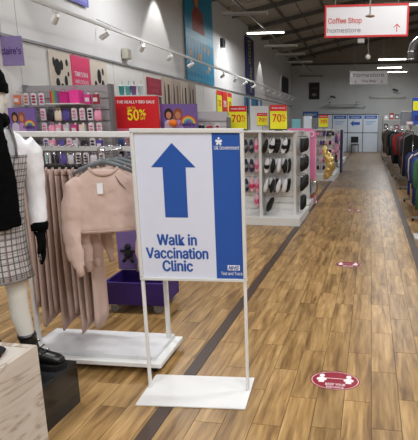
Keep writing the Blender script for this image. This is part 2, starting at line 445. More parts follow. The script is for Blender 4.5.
for k in range(9):
    flat('printed_line', [(-1.0 + k * .24, -1.2), (-.98 + k * .24, -1.2), (-.98 + k * .24, -.2), (-1.0 + k * .24, -.2)], mat('print_dkblue', (20, 100, 140), .6), t, fy - .001)
navy = mat('indigo_banner', (44, 42, 110), .5)
t, w, h, fy = wall_thing('wall_banner', 'tall indigo banner with yellow upright lettering on left wall', 'banner', 17.9, 19.2, 2.69, 4.85, navy)
text('lettering', 'cool', yellow_pr, t, (-.1, fy, .55), height=.42, width=.9, rot=(0, R(-90), 0))
text('lettering', 'holiday', yellow_pr, t, (.1, fy, -.45), height=.42, width=1.0, rot=(0, R(-90), 0))
# three posters over the accessory shelves
cream = mat('cream_print', (206, 196, 182), .6)
t, w, h, fy = wall_thing('wall_poster', 'cream poster printed with black shoes, left of the pink poster', 'poster', 6.6, 7.1, 1.98, 2.6, cream)
for (a, b, c, d) in ((-.08, .08, .1, .16), (.02, .12, .05, .1), (-.1, -.16, .06, .1), (.1, -.12, .05, .12), (-.16, .15, .035, .09), (.15, .17, .04, .07), (0, -.2, .05, .06), (.17, 0, .03, .05)):
    flat('printed_shoe', disc(a, b, c * .8, d * .8, 10), black_pr, t, fy - .0005 * (1 + abs(a)))
t, w, h, fy = wall_thing('wall_poster', 'pink poster with white lettering on the left wall', 'poster', 7.11, 7.62, 1.98, 2.6, pink_pr)
text('lettering', "TIME'S IN &", white_pr, t, (0, fy - .001, .03), width=.36, height=.07, bold=.02)
text('lettering', 'AND LOOKING', white_pr, t, (0, fy - .001, -.09), width=.36, height=.06)
flat('printed_line', [(-.18, -.16), (.18, -.16), (.18, -.15), (-.18, -.15)], white_pr, t, fy - .001)
t, w, h, fy = wall_thing('wall_poster', 'cream poster printed with dark shoes, right of the pink poster', 'poster', 7.63, 8.15, 1.98, 2.6, cream)
for (a, b, c, d) in ((0, .05, .08, .16), (.1, -.08, .06, .1), (-.12, -.1, .05, .09), (.02, -.2, .07, .05), (.12, .14, .04, .08)):
    flat('printed_shoe', disc(a, b, c * .8, d * .8, 10), black_pr, t, fy - .0005 * (1 + abs(a)))
t, w, h, fy = wall_thing('wall_poster', 'small crimson poster on the wall above the red sale board', 'poster', 9.72, 10.4, 2.12, 2.52, mat('crimson', (150, 28, 50), .5))
text('lettering', 'SHOES &', pink_pr, t, (0, fy - .001, .06), width=.46, height=.07)
text('lettering', 'MORE', pink_pr, t, (0, fy - .001, -.07), width=.34, height=.07)
pastels = [((190, 178, 160), (92, 74, 60)), ((176, 160, 150), (70, 56, 54)), ((196, 186, 172), (120, 98, 80)), ((170, 158, 146), (60, 50, 48))]
for k, (c1, c2) in enumerate(pastels):
    t, w, h, fy = wall_thing('wall_poster', ['first', 'second', 'third', 'fourth'][k] + ' tall beige picture panel from the crimson poster', 'poster', 10.5 + .52 * k, 10.98 + .52 * k, 1.9, 2.6, mat('beige_print%d' % k, c1, .6, noise=.12, scale=6))
    for q, (xa, xb) in enumerate(((-.22, -.12), (-.04, .10), (.16, .2))):
        flat('printed_streak', [(xa, -.34), (xb, -.34), (xb - .02, .1 + .1 * q), (xa + .03, .3 - .1 * q)], mat('print_fig%d' % ((k + q) % 4), pastels[(k + q) % 4][1], .6, noise=.3, scale=8), t, fy - .001)
for k, (m_, nm) in enumerate(((yellow_pr, 'yellow strip poster nearest the shop front on the wall'), (red_pr, 'red strip poster between the two yellow ones on the wall'), (yellow_pr, 'yellow strip poster right of the red one on the wall'))):
    t, w, h, fy = wall_thing('wall_poster', nm, 'poster', 14.35 + .55 * k, 14.83 + .55 * k, 1.9, 2.58, m_)
    text('lettering', '70%', red_pr if m_ is yellow_pr else white_pr, t, (0, fy - .001, -.05), width=.3, height=.2, bold=.03)
    flat('header_band', [(-w/2, h/2 - .14), (w/2, h/2 - .14), (w/2, h/2), (-w/2, h/2)], red_pr, t, fy - .0005)
t, w, h, fy = wall_thing('wall_poster', 'pale blue panel low on the wall under the indigo banner', 'poster', 17.6, 20.5, 1.9, 2.58, mat('paleblue', (70, 130, 170), .5))
for k in range(5): flat('printed_bar', [(-1.2 + k * .5, -.3), (-.95 + k * .5, -.3), (-.95 + k * .5, .3), (-1.2 + k * .5, .3)], [navy, white_pr, aqua][k % 3], t, fy - .001)
t, w, h, fy = wall_thing('wall_picture', 'dark framed picture high on left wall near far corner', 'picture', 25.3, 27.3, 3.25, 4.15, dark_metal)
flat('print', [(-w/2 + .1, -h/2 + .1), (w/2 - .1, -h/2 + .1), (w/2 - .1, h/2 - .1), (-w/2 + .1, h/2 - .1)], black_pr, t, fy - .001)
t, w, h, fy = wall_thing('wall_sign', 'violet sign whose lower edge shows at the top of the left wall', 'sign', 7.2, 7.75, 3.45, 4.0, mat('violet_sign', (104, 104, 176), .5))
flat('printed_band', [(-w/2 + .05, -h/2 + .05), (w/2 - .05, -h/2 + .05), (w/2 - .05, h/2 - .05), (-w/2 + .05, h/2 - .05)], mat('violet_in', (130, 130, 200), .5), t, fy - .001)
# vents / sensor on wall
t = thing('wall_sensor', 'small dark sensor box on the wall right of the blue banner', 'sensor', (XL, 15.1, 4.1))
MB().box((.05, 0, 0), (.1, .2, .28)).build('case', dark_metal, t, bevel=.01); MB().box((.11, 0, .03), (.03, .1, .1)).build('lens', black_pl, t)
# lavender hanging sign
lav = mat('lavender_sign', (132, 118, 166), .5); plum = mat('plum_print', (62, 36, 104), .5)
p = at_y(11.5, 51, 5.72)
t = thing('hanging_sign', 'lavender square shop sign with dark purple lettering, top left', 'sign', (p.x, 5.72, p.z), 0)
MB().box((0, 0, 0), (.33, .02, .37)).build('panel', lav, t, bevel=.004)
text('lettering', "claire's", plum, t, (.0, -.0115, 0), width=.29, height=.085, bold=.03)
for s in (-.12, .12): MB().tube([(s, 0, .18), (s, 0, roof_z(-4.7) - p.z)], .003, 5).build('hanging_wire', grey_metal, t)

# ------------------------------------------------------------------ back wall things
def front_panel(name, label, cat, c, w, h, m, th=.02, rz=0, group=None, pname='panel', bevel=0):
    t = thing(name, label, cat, c, rz, group)
    MB().box((0, 0, 0), (w, th, h)).build(pname, m, t, bevel=bevel)
    return t, -th / 2 - .0006
t, fy = front_panel('wall_picture', 'black framed picture hanging on the far wall', 'picture', (-3.45, Y1 - .03, 3.55), .64, .98, dark_metal, .05)
flat('print', [(-.27, -.43), (.27, -.43), (.27, .43), (-.27, .43)], black_pr, t, fy)
flat('printed_shape', disc(0, -.22, .15, .1, 10), mat('print_grey', (120, 110, 110), .6), t, fy - .001)
text('lettering', 'COFFEE', mat('print_dim', (150, 110, 90), .6), t, (0, fy - .001, .15), width=.4, height=.08)
# cubicles
cub_m = mat('cubicle_panel', (196, 206, 218), .5, noise=.04, scale=3)
cub_f = mat('cubicle_frame', (70, 76, 84), .4, .4)
cx0, cy0 = -2.2, 27.0
for k in range(4):
    xa = cx0 - .87 + .87 * k
    t = thing('booth_panel', ['grey blank booth panel behind the pink gondola', 'booth panel with blue poster, left of the arrow panel', 'booth panel with the blue left-pointing arrow', 'booth panel with blue header right of the arrow'][k], 'booth panel', (xa + .435, cy0, 0), 0, 'vaccination booth panels at the far end')
    MB().box((0, .02, .55), (.83, .03, 1.06)).build('lower_board', cub_m, t)
    MB().box((0, .02, 1.6), (.83, .03, .96)).build('upper_board', cub_m, t)
    MB().span((-.435, 0, 0), (-.415, .06, 2.15)).build('upright', cub_f, t); MB().span((.415, 0, 0), (.435, .06, 2.15)).build('upright', cub_f, t)
    MB().span((-.415, 0, 1.08), (.415, .05, 1.12)).build('cross_rail', cub_f, t); MB().span((-.415, 0, 2.1), (.415, .05, 2.15)).build('top_rail', cub_f, t)
    if k:
        MB().box((0, -.002, 1.97), (.72, .006, .18)).build('blue_header', blue_pr, t)
        text('lettering', 'Vaccination', white_pr, t, (0, -.008, 1.97), width=.5, height=.09)
    if k == 2:
        flat('arrow', [(-.28, 1.62), (-.1, 1.80), (-.1, 1.70), (.26, 1.70), (.26, 1.54), (-.1, 1.54), (-.1, 1.44)], blue_pr, t, -.001 + .004, .006)
    if k in (1, 3):
        for q in range(3): flat('printed_line', [(-.28, 1.72 - q * .08), (.28 - .1 * q, 1.72 - q * .08), (.28 - .1 * q, 1.75 - q * .08), (-.28, 1.75 - q * .08)], mat('print_pale_blue', (110, 150, 200), .5), t, .004, .006)
t, fy = front_panel('wall_notice', 'small blue notice board left of the booth panels', 'notice', (-3.45, 26.9, 2.12), .9, .34, mat('notice_blue', (40, 90, 150), .5), .04)
text('lettering', 'PHARMACY', white_pr, t, (0, fy - .001, 0), width=.7, height=.13)
MB().span((-.02, 0, -2.12), (.02, .04, -.17)).build('post', grey_metal, t)
# chair
t = thing('waiting_chair', 'black chair standing in front of the booth panels', 'chair', (-.87, 26.55, 0), R(8))
MB().box((0, 0, .44), (.44, .42, .05)).build('seat', black_pl, t, bevel=.015)
MB().box((0, .2, .72), (.42, .04, .34)).build('backrest', black_pl, t, bevel=.015)
for sx in (-1, 1):
    MB().tube([(sx * .19, -.18, 0), (sx * .19, -.18, .43)], .013, 6).build('leg', dark_metal, t)
    MB().tube([(sx * .19, .2, 0), (sx * .19, .2, .60)], .013, 6).build('leg', dark_metal, t)
# pipework on the far wall
for i, (u0, v0, u1, v1, lab) in enumerate([(330, 107, 365, 106, 'upper pale pipe across the far wall'), (370, 97, 405, 97, 'thin pipe on far wall above the right racks'), (300, 76, 322, 76, 'dark pipe beside the framed picture on far wall')]):
    a, b = at_y(u0, v0, Y1 - .25), at_y(u1, v1, Y1 - .25)
    t = thing('wall_pipe', lab, 'pipe', (0, Y1 - .25, 0))
    MB().tube([(a.x, 0, a.z), (b.x, 0, b.z)], .022, 8).build('pipe', offwhite if i < 2 else dark_metal, t, smooth=True)
    for q in (a, b): MB().tube([(q.x, 0, q.z), (q.x, .25, q.z)], .03, 6).build('bracket', dark_metal, t)
a = at_y(326, 104, 28.2)
t = thing('wall_heater', 'long pale tube heater mounted on the far wall above booths', 'heater', (a.x + 1.0, 28.2, a.z))
MB().box((0, 0, 0), (2.0, .2, .05)).build('casing', offwhite, t, bevel=.02)
MB().tube([(-.8, 0, -.02), (-.8, .4, .1)], .03, 6).build('bracket', dark_metal, t); MB().tube([(.8, 0, -.02), (.8, .4, .1)], .03, 6).build('bracket', dark_metal, t)
for k, (u, v) in enumerate(((333, 103), (395, 96))):
    a = at_y(u, v - 6, 28.3)
    t = thing('security_camera', ['dark bullet camera on far wall left of the small sign', 'dark bullet camera on far wall above the right racks'][k], 'camera', a)
    MB().tube([(-.14, -.1, .04), (.16, -.2, -.05)], .045, 8).build('barrel', dark_metal, t, smooth=True); MB().tube([(0, -.1, 0), (0, .3, .1)], .03, 6).build('bracket', dark_metal, t)

# ------------------------------------------------------------------ hanging signs
sign_face = mat('sign_face', (226, 226, 230), .4, noise=.02)
sign_red = mat('sign_red', (205, 44, 46), .45)
a, b = at_y(325, 6, 6.7), at_y(408, 36, 6.7)
cw, ch = b.x - a.x, a.z - b.z
t = thing('hanging_sign', 'large white hanging sign with red border and coffee shop lettering', 'sign', ((a.x + b.x) / 2, 6.7, (a.z + b.z) / 2), R(2))
MB().box((0, 0, 0), (cw - .03, .02, ch - .03)).build('panel', sign_face, t)
for s in (-1, 1):
    MB().box((s * (cw / 2 - .012), 0, 0), (.024, .03, ch)).build('frame', sign_red, t)
    MB().box((0, 0, s * (ch / 2 - .012)), (cw - .048, .03, .024)).build('frame', sign_red, t)
text('lettering', 'Coffee Shop', sign_red, t, (-cw * .255, -.0125, .0), width=cw * .40, height=.088, bold=.012)
text('lettering', 'homestore', mat('sign_grey', (130, 130, 134), .5), t, (-cw * .265, -.0125, -.115), width=cw * .40, height=.06)
flat('arrow', [(cw * .365 - .005, -.15), (cw * .365 + .005, -.15), (cw * .365 + .005, -.05), (cw * .365 - .005, -.05)], sign_red, t, -.0105)
for s in (-1, 1): flat('arrow_head', [(cw * .365, -.045), (cw * .365 + s * .045, -.09), (cw * .365 + s * .038, -.097), (cw * .365, -.06)], sign_red, t, -.0112)
for s in (-.42, .42): MB().tube([(s, 0, ch / 2), (s, 0, roof_z(0) - t.location.z - .05)], .004, 5).build('hanging_wire', grey_metal, t)
a, b = at_y(350, 71.5, 17), at_y(387.5, 84, 17)
cw, ch = b.x - a.x, a.z - b.z
t = thing('hanging_sign', 'smaller grey-white hanging sign with two down arrows', 'sign', ((a.x + b.x) / 2, 17, (a.z + b.z) / 2), R(1))
MB().box((0, 0, 0), (cw, .03, ch)).build('panel', mat('sign_face2', (196, 197, 200), .45), t)
text('lettering', 'homestore', mat('sign_dark', (60, 60, 64), .5), t, (0, -.017, .09), width=cw * .8, height=.13)
text('lettering', 'This Way', mat('sign_brown', (120, 60, 56), .5), t, (0, -.017, -.12), width=cw * .40, height=.11, bold=.012)
for s in (-1, 1):
    flat('arrow', [(s * .46 - .012, -.18), (s * .46 + .012, -.18), (s * .46 + .012, -.06), (s * .46 - .012, -.06)], mat('sign_grey', (130, 130, 134)), t, -.0165)
    flat('arrow_head', [(s * .46, -.19), (s * .46 + .05, -.12), (s * .46, -.15), (s * .46 - .05, -.12)], mat('sign_grey', (130, 130, 134)), t, -.0172)
for s in (-.5, .5): MB().tube([(s, 0, ch / 2), (s, 0, roof_z(0) - t.location.z - .05)], .006, 5).build('hanging_wire', grey_metal, t)
a = at_y(370, 16, 5.0)
t = thing('ceiling_sensor', 'small round sensor on a thin rod in front of coffee sign', 'sensor', a)
MB().tube([(0, 0, 0), (0, 0, roof_z(0) - a.z - .05)], .007, 8).build('rod', offwhite, t, smooth=True)
MB().stack([(0, 0, -.012, .02, .02), (0, 0, -.006, .044, .044), (0, 0, .004, .046, .046), (0, 0, .016, .015, .015)], 20).build('disc', mat('sensor_body', (176, 160, 150), .4), t, smooth=True)
a = at_y(368, 57, 14.2)
t = thing('dome_camera', 'round pale dome camera hanging below the coffee sign', 'camera', a)
MB().ball((0, 0, 0), .075, 14, 8).build('dome', offwhite, t, smooth=True); MB().tube([(0, 0, .05), (0, 0, roof_z(a.x) - a.z - .20)], .012, 6).build('rod', grey_metal, t)
a = at_y(361, 41, 14)
t = thing('projector_box', 'small pale box hanging under the roof below coffee sign', 'box', a)
MB().box((0, 0, 0), (.19, .15, .11)).build('case', offwhite, t, bevel=.01); MB().tube([(0, 0, .05), (0, 0, roof_z(-.3) - a.z - .05)], .012, 6).build('rod', grey_metal, t)
# bent duct
t = thing('air_duct', 'bent silver ventilation duct at the right edge under roof', 'duct', (1.0, 12, 0))
MB().tube([(-.08, 0, 3.05), (-.08, 0, 3.25), (-.05, 0, 3.4), (.05, 0, 3.5), (.25, 0, 3.55), (1.6, 0, 3.6)], .09, 14).build('pipe', grey_metal, t, smooth=True)
for z in (3.07, 3.24): MB().tube([(-.08, 0, z - .012), (-.08, 0, z + .012)], .1, 14).build('joint_ring', chrome, t)
MB().tube([(.6, 0, 3.6), (.6, 0, roof_z(1.6) - .05)], .01, 6).build('hanging_rod', grey_metal, t)

# ------------------------------------------------------------------ the clinic sign on its stand
SX, SY, SR = -0.930, 2.275, R(5.0)
st = thing('poster_stand', 'white metal poster stand pointing the way to walk in vaccination clinic', 'sign stand', (SX, SY, 0), SR)
sw, z0, z1 = .588, .655, 1.468
MB().box((0, -.02, .004), (.60, .31, .008)).build('base_plate', white, st, bevel=.002)
for s in (-1, 1):
    MB().box((s * (sw / 2 - .011), 0, (z0 + .008) / 2), (.017, .017, z0 - .008)).build('post', white, st, bevel=.003)
frame_m = mat('stand_frame', (214, 215, 212), .35, noise=.02)
MB().box((0, 0, z1 - .011), (sw, .026, .022)).build('frame_bar', frame_m, st, bevel=.003)
MB().box((0, 0, z0 + .008), (sw, .026, .016)).build('frame_bar', frame_m, st, bevel=.003)
for s in (-1, 1): MB().box((s * (sw / 2 - .009), 0, (z0 + z1) / 2), (.018, .026, z1 - z0 - .03)).build('frame_bar', frame_m, st, bevel=.003)
ps = MB().box((0, .003, (z0 + z1) / 2), (sw - .03, .008, z1 - z0 - .03)).build('poster', mat('poster_white', (216, 221, 238), .3, noise=.015), st)
pl, prr, pb, pt = -sw / 2 + .018, sw / 2 - .018, z0 + .016, z1 - .022
def PX(u): return pl + (u - 140.5) / (241.5 - 140.5) * (prr - pl)
fy = -.0012
bandl = pl + .735 * (prr - pl)
flat('blue_band', [(bandl, pb), (prr, pb), (prr, pt), (bandl, pt)], blue_pr, st, fy)
ph, pw = pt - pb, prr - pl
def Q(fx, fz): return (pl + fx * pw, pt - (fz - .016) * ph)     # fractions across / down the poster
flat('arrow', [Q(.355, .082), Q(.572, .243), Q(.477, .243), Q(.477, .585), Q(.255, .585), Q(.255, .243), Q(.145, .243)], blue_pr, st, fy)
c = Q(.355, .742); text('lettering', 'Walk in', blue_pr, st, (c[0], fy - .001, c[1]), width=.385 * pw, height=.060, bold=.036)
c = Q(.35, .838); text('lettering', 'Vaccination', blue_pr, st, (c[0], fy - .001, c[1]), width=.61 * pw, height=.060, bold=.036)
c = Q(.35, .93); text('lettering', 'Clinic', blue_pr, st, (c[0], fy - .001, c[1]), width=.295 * pw, height=.060, bold=.036)
c = Q(.872, .112); text('lettering', 'UK Government', white_pr, st, (c[0], fy - .002, c[1]), width=.235 * pw, height=.02, bold=.008)
c = Q(.800, .068)
for dx, dz, rr in ((-.011, 0, .007), (.011, 0, .007), (0, -.004, .009), (0, .013, .006), (-.008, -.015, .006), (.008, -.015, .006)):
    flat('crest', disc(c[0] + dx, c[1] + dz, rr, rr, 8), white_pr, st, fy - .001 - abs(dx) * .02)
a, b = Q(.845, .918), Q(.965, .955)
flat('logo_box', [(a[0], b[1]), (b[0], b[1]), (b[0], a[1]), (a[0], a[1])], white_pr, st, fy - .001)
text('lettering', 'NHS', blue_pr, st, ((a[0] + b[0]) / 2, fy - .003, (a[1] + b[1]) / 2), width=.055, height=.021, bold=.03, shear=.25)
c = Q(.885, .978); text('lettering', 'Test and Trace', white_pr, st, (c[0], fy - .002, c[1]), width=.21 * pw, height=.018, bold=.008)
for s in (-1, 1):
    for z in (z0 + .02, z1 - .02): MB().tube([(s * (sw / 2 - .009), -.0135, z), (s * (sw / 2 - .009), -.0155, z)], .003, 6).build('screw', grey_metal, st)

# ------------------------------------------------------------------ floor stickers
st_red = mat('sticker_red', (138, 30, 48), .4); st_white = mat('sticker_white', (236, 222, 222), .4)
def floor_sticker(x, y, label):
    t = thing('floor_sticker', label, 'sticker', (x, y, .0002), 0, 'keep your distance floor stickers')
    rx, ry = .147, .100
    def hd(name, poly, m, z0, z1):
        mb = MB(); n = len(poly); mb.v = [(a, b, z0) for a, b in poly] + [(a, b, z1) for a, b in poly]
        mb.f = [tuple(range(n))[::-1], tuple(range(n, 2 * n))] + [(j, (j + 1) % n, n + (j + 1) % n, n + j) for j in range(n)]
        return mb.build(name, m, t)
    hd('disc', disc(0, 0, rx, ry, 40), st_red, 0, .0008)
    ring = MB(); n = 40
    for z in (.0010,):
        ring.v = [(rx * .95 * math.cos(2 * math.pi * k / n), ry * .95 * math.sin(2 * math.pi * k / n), z) for k in range(n)] + [(rx * .925 * math.cos(2 * math.pi * k / n), ry * .925 * math.sin(2 * math.pi * k / n), z) for k in range(n)]
        ring.f = [(k, (k + 1) % n, n + (k + 1) % n, n + k) for k in range(n)]
    ring.build('border_ring', st_white, t)
    for s in (-1, 1):
        hd('printed_head', disc(s * .08, .045, .016, .018, 12), st_white, .0008, .0012)
        hd('printed_shoulders', [(s * .08 - .028, -.005), (s * .08 + .028, -.005), (s * .08 + .03, .012), (s * .08 + .014, .026), (s * .08 - .014, .026), (s * .08 - .03, .012)], st_white, .0008, .0013)
        hd('printed_torso', [(s * .08 - .017, -.028), (s * .08 + .017, -.028), (s * .08 + .017, 0), (s * .08 - .017, 0)], st_white, .0008, .0011)
    hd('printed_line', [(-.055, .018), (.055, .018), (.055, .022), (-.055, .022)], st_white, .0008, .0012)
    text('lettering', 'KEEP YOUR', st_white, t, (.005, -.045, .0014), width=.115, height=.022, bold=.02, rot=(R(-90), 0, 0))
    text('lettering', 'DISTANCE', st_white, t, (.005, -.074, .0014), width=.10, height=.018, bold=.02, rot=(R(-90), 0, 0))
    return t
for (u, v, lab) in ((335, 380.5, 'red oval distance sticker on floor nearest the viewer'), (348, 264.5, 'red oval distance sticker halfway down the aisle'), (354, 210.5, 'farthest red distance sticker on the aisle floor')):
    p = at_z(u, v); floor_sticker(p.x, p.y, lab)

# ------------------------------------------------------------------ display table and clothes at lower left
def washed_wood():
    m = bpy.data.materials.new('washed_wood'); m.use_nodes = True; nt = m.node_tree; N = nt.nodes; L = nt.links; b = N['Principled BSDF']
    tc = N.new('ShaderNodeTexCoord'); mp = N.new('ShaderNodeMapping'); mp.inputs['Scale'].default_value = (1, .5, 3.0); mp.inputs['Rotation'].default_value = (R(18), 0, 0); L.new(tc.outputs['Object'], mp.inputs[0])
    n = N.new('ShaderNodeTexNoise'); n.inputs['Scale'].default_value = 4; n.inputs['Detail'].default_value = 5; n.inputs['Distortion'].default_value = .9; L.new(mp.outputs[0], n.inputs[0])
    w = N.new('ShaderNodeMath'); w.operation = 'MULTIPLY'; w.inputs[1].default_value = 5; L.new(n.outputs[0], w.inputs[0])
    pp = N.new('ShaderNodeMath'); pp.operation = 'PINGPONG'; pp.inputs[1].default_value = .5; L.new(w.outputs[0], pp.inputs[0])
    rp = N.new('ShaderNodeValToRGB'); e = rp.color_ramp.elements; e[0].position = 0; e[0].color = lin((172, 156, 142)); e[1].position = .14; e[1].color = lin((206, 194, 180))
    x = e.new(.4); x.color = lin((214, 204, 192)); L.new(pp.outputs[0], rp.inputs[0]); L.new(rp.outputs[0], b.inputs['Base Color']); b.inputs['Roughness'].default_value = .5
    return m
wood_w = washed_wood()
TX, TYF, TZ = -1.478, 1.743, .5
tb = thing('display_table', 'pale washed wood display table at the lower left corner', 'table', (0, 0, 0))
MB().span((TX - .025, .85, 0), (TX, TYF, TZ)).build('side_panel', wood_w, tb, bevel=.001, seg=1)
MB().span((-2.4, .85, 0), (-2.375, TYF, TZ)).build('side_panel', wood_w, tb)
MB().span((-2.375, TYF - .025, 0), (TX - .025, TYF, TZ)).build('end_panel', wood_w, tb)
MB().span((-2.375, .85, 0), (TX - .025, .875, TZ)).build('end_panel', wood_w, tb)
MB().span((-2.375, .875, TZ - .03), (TX - .026, TYF - .026, TZ - .004)).build('top', mat('table_top', (214, 206, 196), .5, noise=.05), tb)
floral = mat('dark_floral', (24, 20, 24), .8, noise=.1)
def floral_cloth():
    m = bpy.data.materials.new('dark_floral_cloth'); m.use_nodes = True; nt = m.node_tree; N = nt.nodes; L = nt.links; b = N['Principled BSDF']
    tc = N.new('ShaderNodeTexCoord'); v = N.new('ShaderNodeTexVoronoi'); v.inputs['Scale'].default_value = 22; L.new(tc.outputs['Object'], v.inputs[0])
    rp = N.new('ShaderNodeValToRGB'); e = rp.color_ramp.elements; e[0].position = .18; e[0].color = lin((190, 110, 110)); e[1].position = .26; e[1].color = lin((22, 20, 24)); L.new(v.outputs[0], rp.inputs[0]); L.new(rp.outputs[0], b.inputs['Base Color']); b.inputs['Roughness'].default_value = .85
    return m
fm = floral_cloth()
for k, (x, y, w, d, h, lab) in enumerate(((-1.67, 1.56, .26, .20, .028, 'folded dark floral top lying at the corner of display table'), (-1.98, 1.52, .3, .3, .05, 'folded dark floral garment at the left edge of display table'))):
    t = thing('folded_top', lab, 'clothing', (x, y, TZ - .004), R(12 - 20 * k))
    rows = [(0, 0, 0, w / 2, d / 2), (0, 0, h * .4, w / 2 + .005, d / 2 + .004), (0.004, 0, h * .8, w / 2 - .006, d / 2 - .006), (0, 0, h, w / 2 - .03, d / 2 - .03)]
    o = MB().stack(rows, 28, .45).build('folded_body', fm, t, smooth=True); remesh(o, .008, 2, .02, .06); o.location.z = .008
    o = MB().stack([(.02, -.02, h * .9, w * .3, d * .25), (.02, -.02, h * 1.3, w * .22, d * .18)], 20, .6).build('folded_sleeve', fm, t, smooth=True)

# ------------------------------------------------------------------ plinth and mannequin
glossblk = mat('gloss_black', (24, 24, 26), .12, noise=.1, spec=.6)
PZ = .245
t = thing('display_plinth', 'low glossy black plinth under the mannequin', 'plinth', (0, 0, 0))
MB().span((-2.14, 1.76, 0), (-1.527, 2.066, PZ - .006)).build('body', glossblk, t, bevel=.003)
MB().span((-2.14, 1.76, PZ - .006), (-1.527, 2.066, PZ)).build('top', mat('plinth_top', (40, 40, 42), .15, noise=.15, scale=3, spec=.6), t, bevel=.002)
MX, MY, MR = -1.739, 1.948, R(46)
mq = thing('mannequin', 'white mannequin in black hat, scarf, checked pinafore and ankle boots', 'mannequin', (MX, MY, PZ), MR)
mq.scale = (.88, .90, 1.0)
man_m = mat('mannequin_white', (222, 220, 212), .35, noise=.02)
# body, front is -y, its left arm is +x
body = MB()
lx, rx = .085, -.085
def leg(sx, foot):
    return [(sx * .075, 0, .74), (sx * .08, -.004, .60), (sx * .084, -.006, .46), (sx * .085, -.004, .40), (sx * .087, .012, .30), (sx * .088, .018, .20), (sx * .088, .02, .11), (sx * .088, .015, .05)]
lr = [.082, .074, .056, .05, .052, .044, .034, .036]
for s in (1, -1):
    body.tube(leg(s, 0), lr, 14)
    a_ = R(46 if s > 0 else 42)
    body.tube([(s * .088, .02, .04), (s * .088 + .05 * math.sin(a_), .02 - .05 * math.cos(a_), .036), (s * .088 + .11 * math.sin(a_), .02 - .11 * math.cos(a_), .032)], [.03, .03, .02], 10)
body.stack([(0, 0, .70, .14, .09), (0, .005, .78, .155, .105), (0, .005, .86, .135, .095), (0, 0, .94, .112, .082), (0, -.003, 1.02, .125, .092), (0, -.006, 1.09, .14, .10), (0, 0, 1.15, .145, .085), (0, .004, 1.19, .11, .06), (0, .006, 1.215, .05, .045)], 20)
body.tube([(0, .008, 1.18), (0, .004, 1.24), (0, -.004, 1.31)], [.05, .045, .045], 12)
# head: skull + jaw + nose, brow, ears
body.stack([(0, -.03, 1.262, .022, .025), (0, -.022, 1.28, .045, .055), (0, -.012, 1.31, .058, .075), (0, -.006, 1.35, .066, .085), (0, 0, 1.40, .072, .092), (0, .004, 1.44, .068, .088), (0, .008, 1.475, .05, .066), (0, .01, 1.495, .02, .03)], 20)
body.ball((0, -.098, 1.345), (.011, .016, .022), 8, 6)
body.ball((0, -.083, 1.306), (.022, .008, .007), 8, 4)
for s in (-1, 1):
    body.ball((s * .07, .005, 1.355), (.01, .018, .028), 8, 5)
    body.ball((s * .028, -.079, 1.372), (.016, .008, .008), 8, 4)
# arms
armL = [(.125, .0, 1.145), (.165, .004, 1.10), (.186, .012, .99), (.203, .015, .885), (.214, -.005, .80), (.222, -.02, .715)]
armR = [(-.125, .0, 1.145), (-.165, .004, 1.10), (-.186, .012, .99), (-.203, .015, .885), (-.214, -.005, .80), (-.222, -.02, .715)]
ar = [.05, .048, .04, .036, .033, .025]
body.tube(armL, ar, 12); body.tube(armR, ar, 12)
HD = -.05   # hands hang this much lower than the first fit
def hand(mb, s):
    q = [(s * .222, -.02, .775), (s * .226, -.026, .745), (s * .229, -.032, .71), (s * .230, -.036, .685)]
    mb.tube(q, [(.02, .022), (.034, .016), (.040, .017), (.036, .014)], 12)
    for i, (oy, ln) in enumerate(((-.028, .075), (-.010, .085), (.010, .079), (.027, .062))):
        y0 = -.036 + oy
        mb.tube([(s * .230, y0, .695), (s * .231, y0 - .002, .695 - ln * .45), (s * .224, y0 - .004 + oy * .15, .695 - ln * .8), (s * .213, y0 - .004 + oy * .2, .695 - ln * 1.05)], [.0095, .009, .008, .006], 8)
    mb.tube([(s * .224, -.045, .745), (s * .215, -.068, .715), (s * .206, -.08, .685), (s * .20, -.083, .667)], [.012, .011, .0095, .007], 8)
hb = MB(); hand(hb, 1); hand(hb, -1)
n0 = len(body.v); body.v += [(x, y, z + HD) for x, y, z in hb.v]; body.f += [tuple(n0 + k for k in f_) for f_ in hb.f]
o = body.build('body', man_m, mq, smooth=True); remesh(o, .0075, 4)
# blouse
blouse_m = mat('white_blouse', (226, 226, 230), .8, noise=.03, bump=.25, bscale=40)
b = MB()
b.tube([(p[0], p[1], p[2]) for p in armL], [r + .012 for r in ar[:5]] + [.037], 14); b.tube(armR, [r + .012 for r in ar[:5]] + [.037], 14)
b.stack([(0, 0, .95, .12, .09), (0, -.003, 1.02, .133, .1), (0, -.006, 1.09, .15, .11), (0, 0, 1.15, .155, .096), (0, .004, 1.195, .12, .07), (0, .006, 1.225, .062, .058), (0, .006, 1.245, .056, .054)], 20)
o = b.build('blouse', blouse_m, mq, smooth=True); remesh(o, .008, 3, .012, .05)
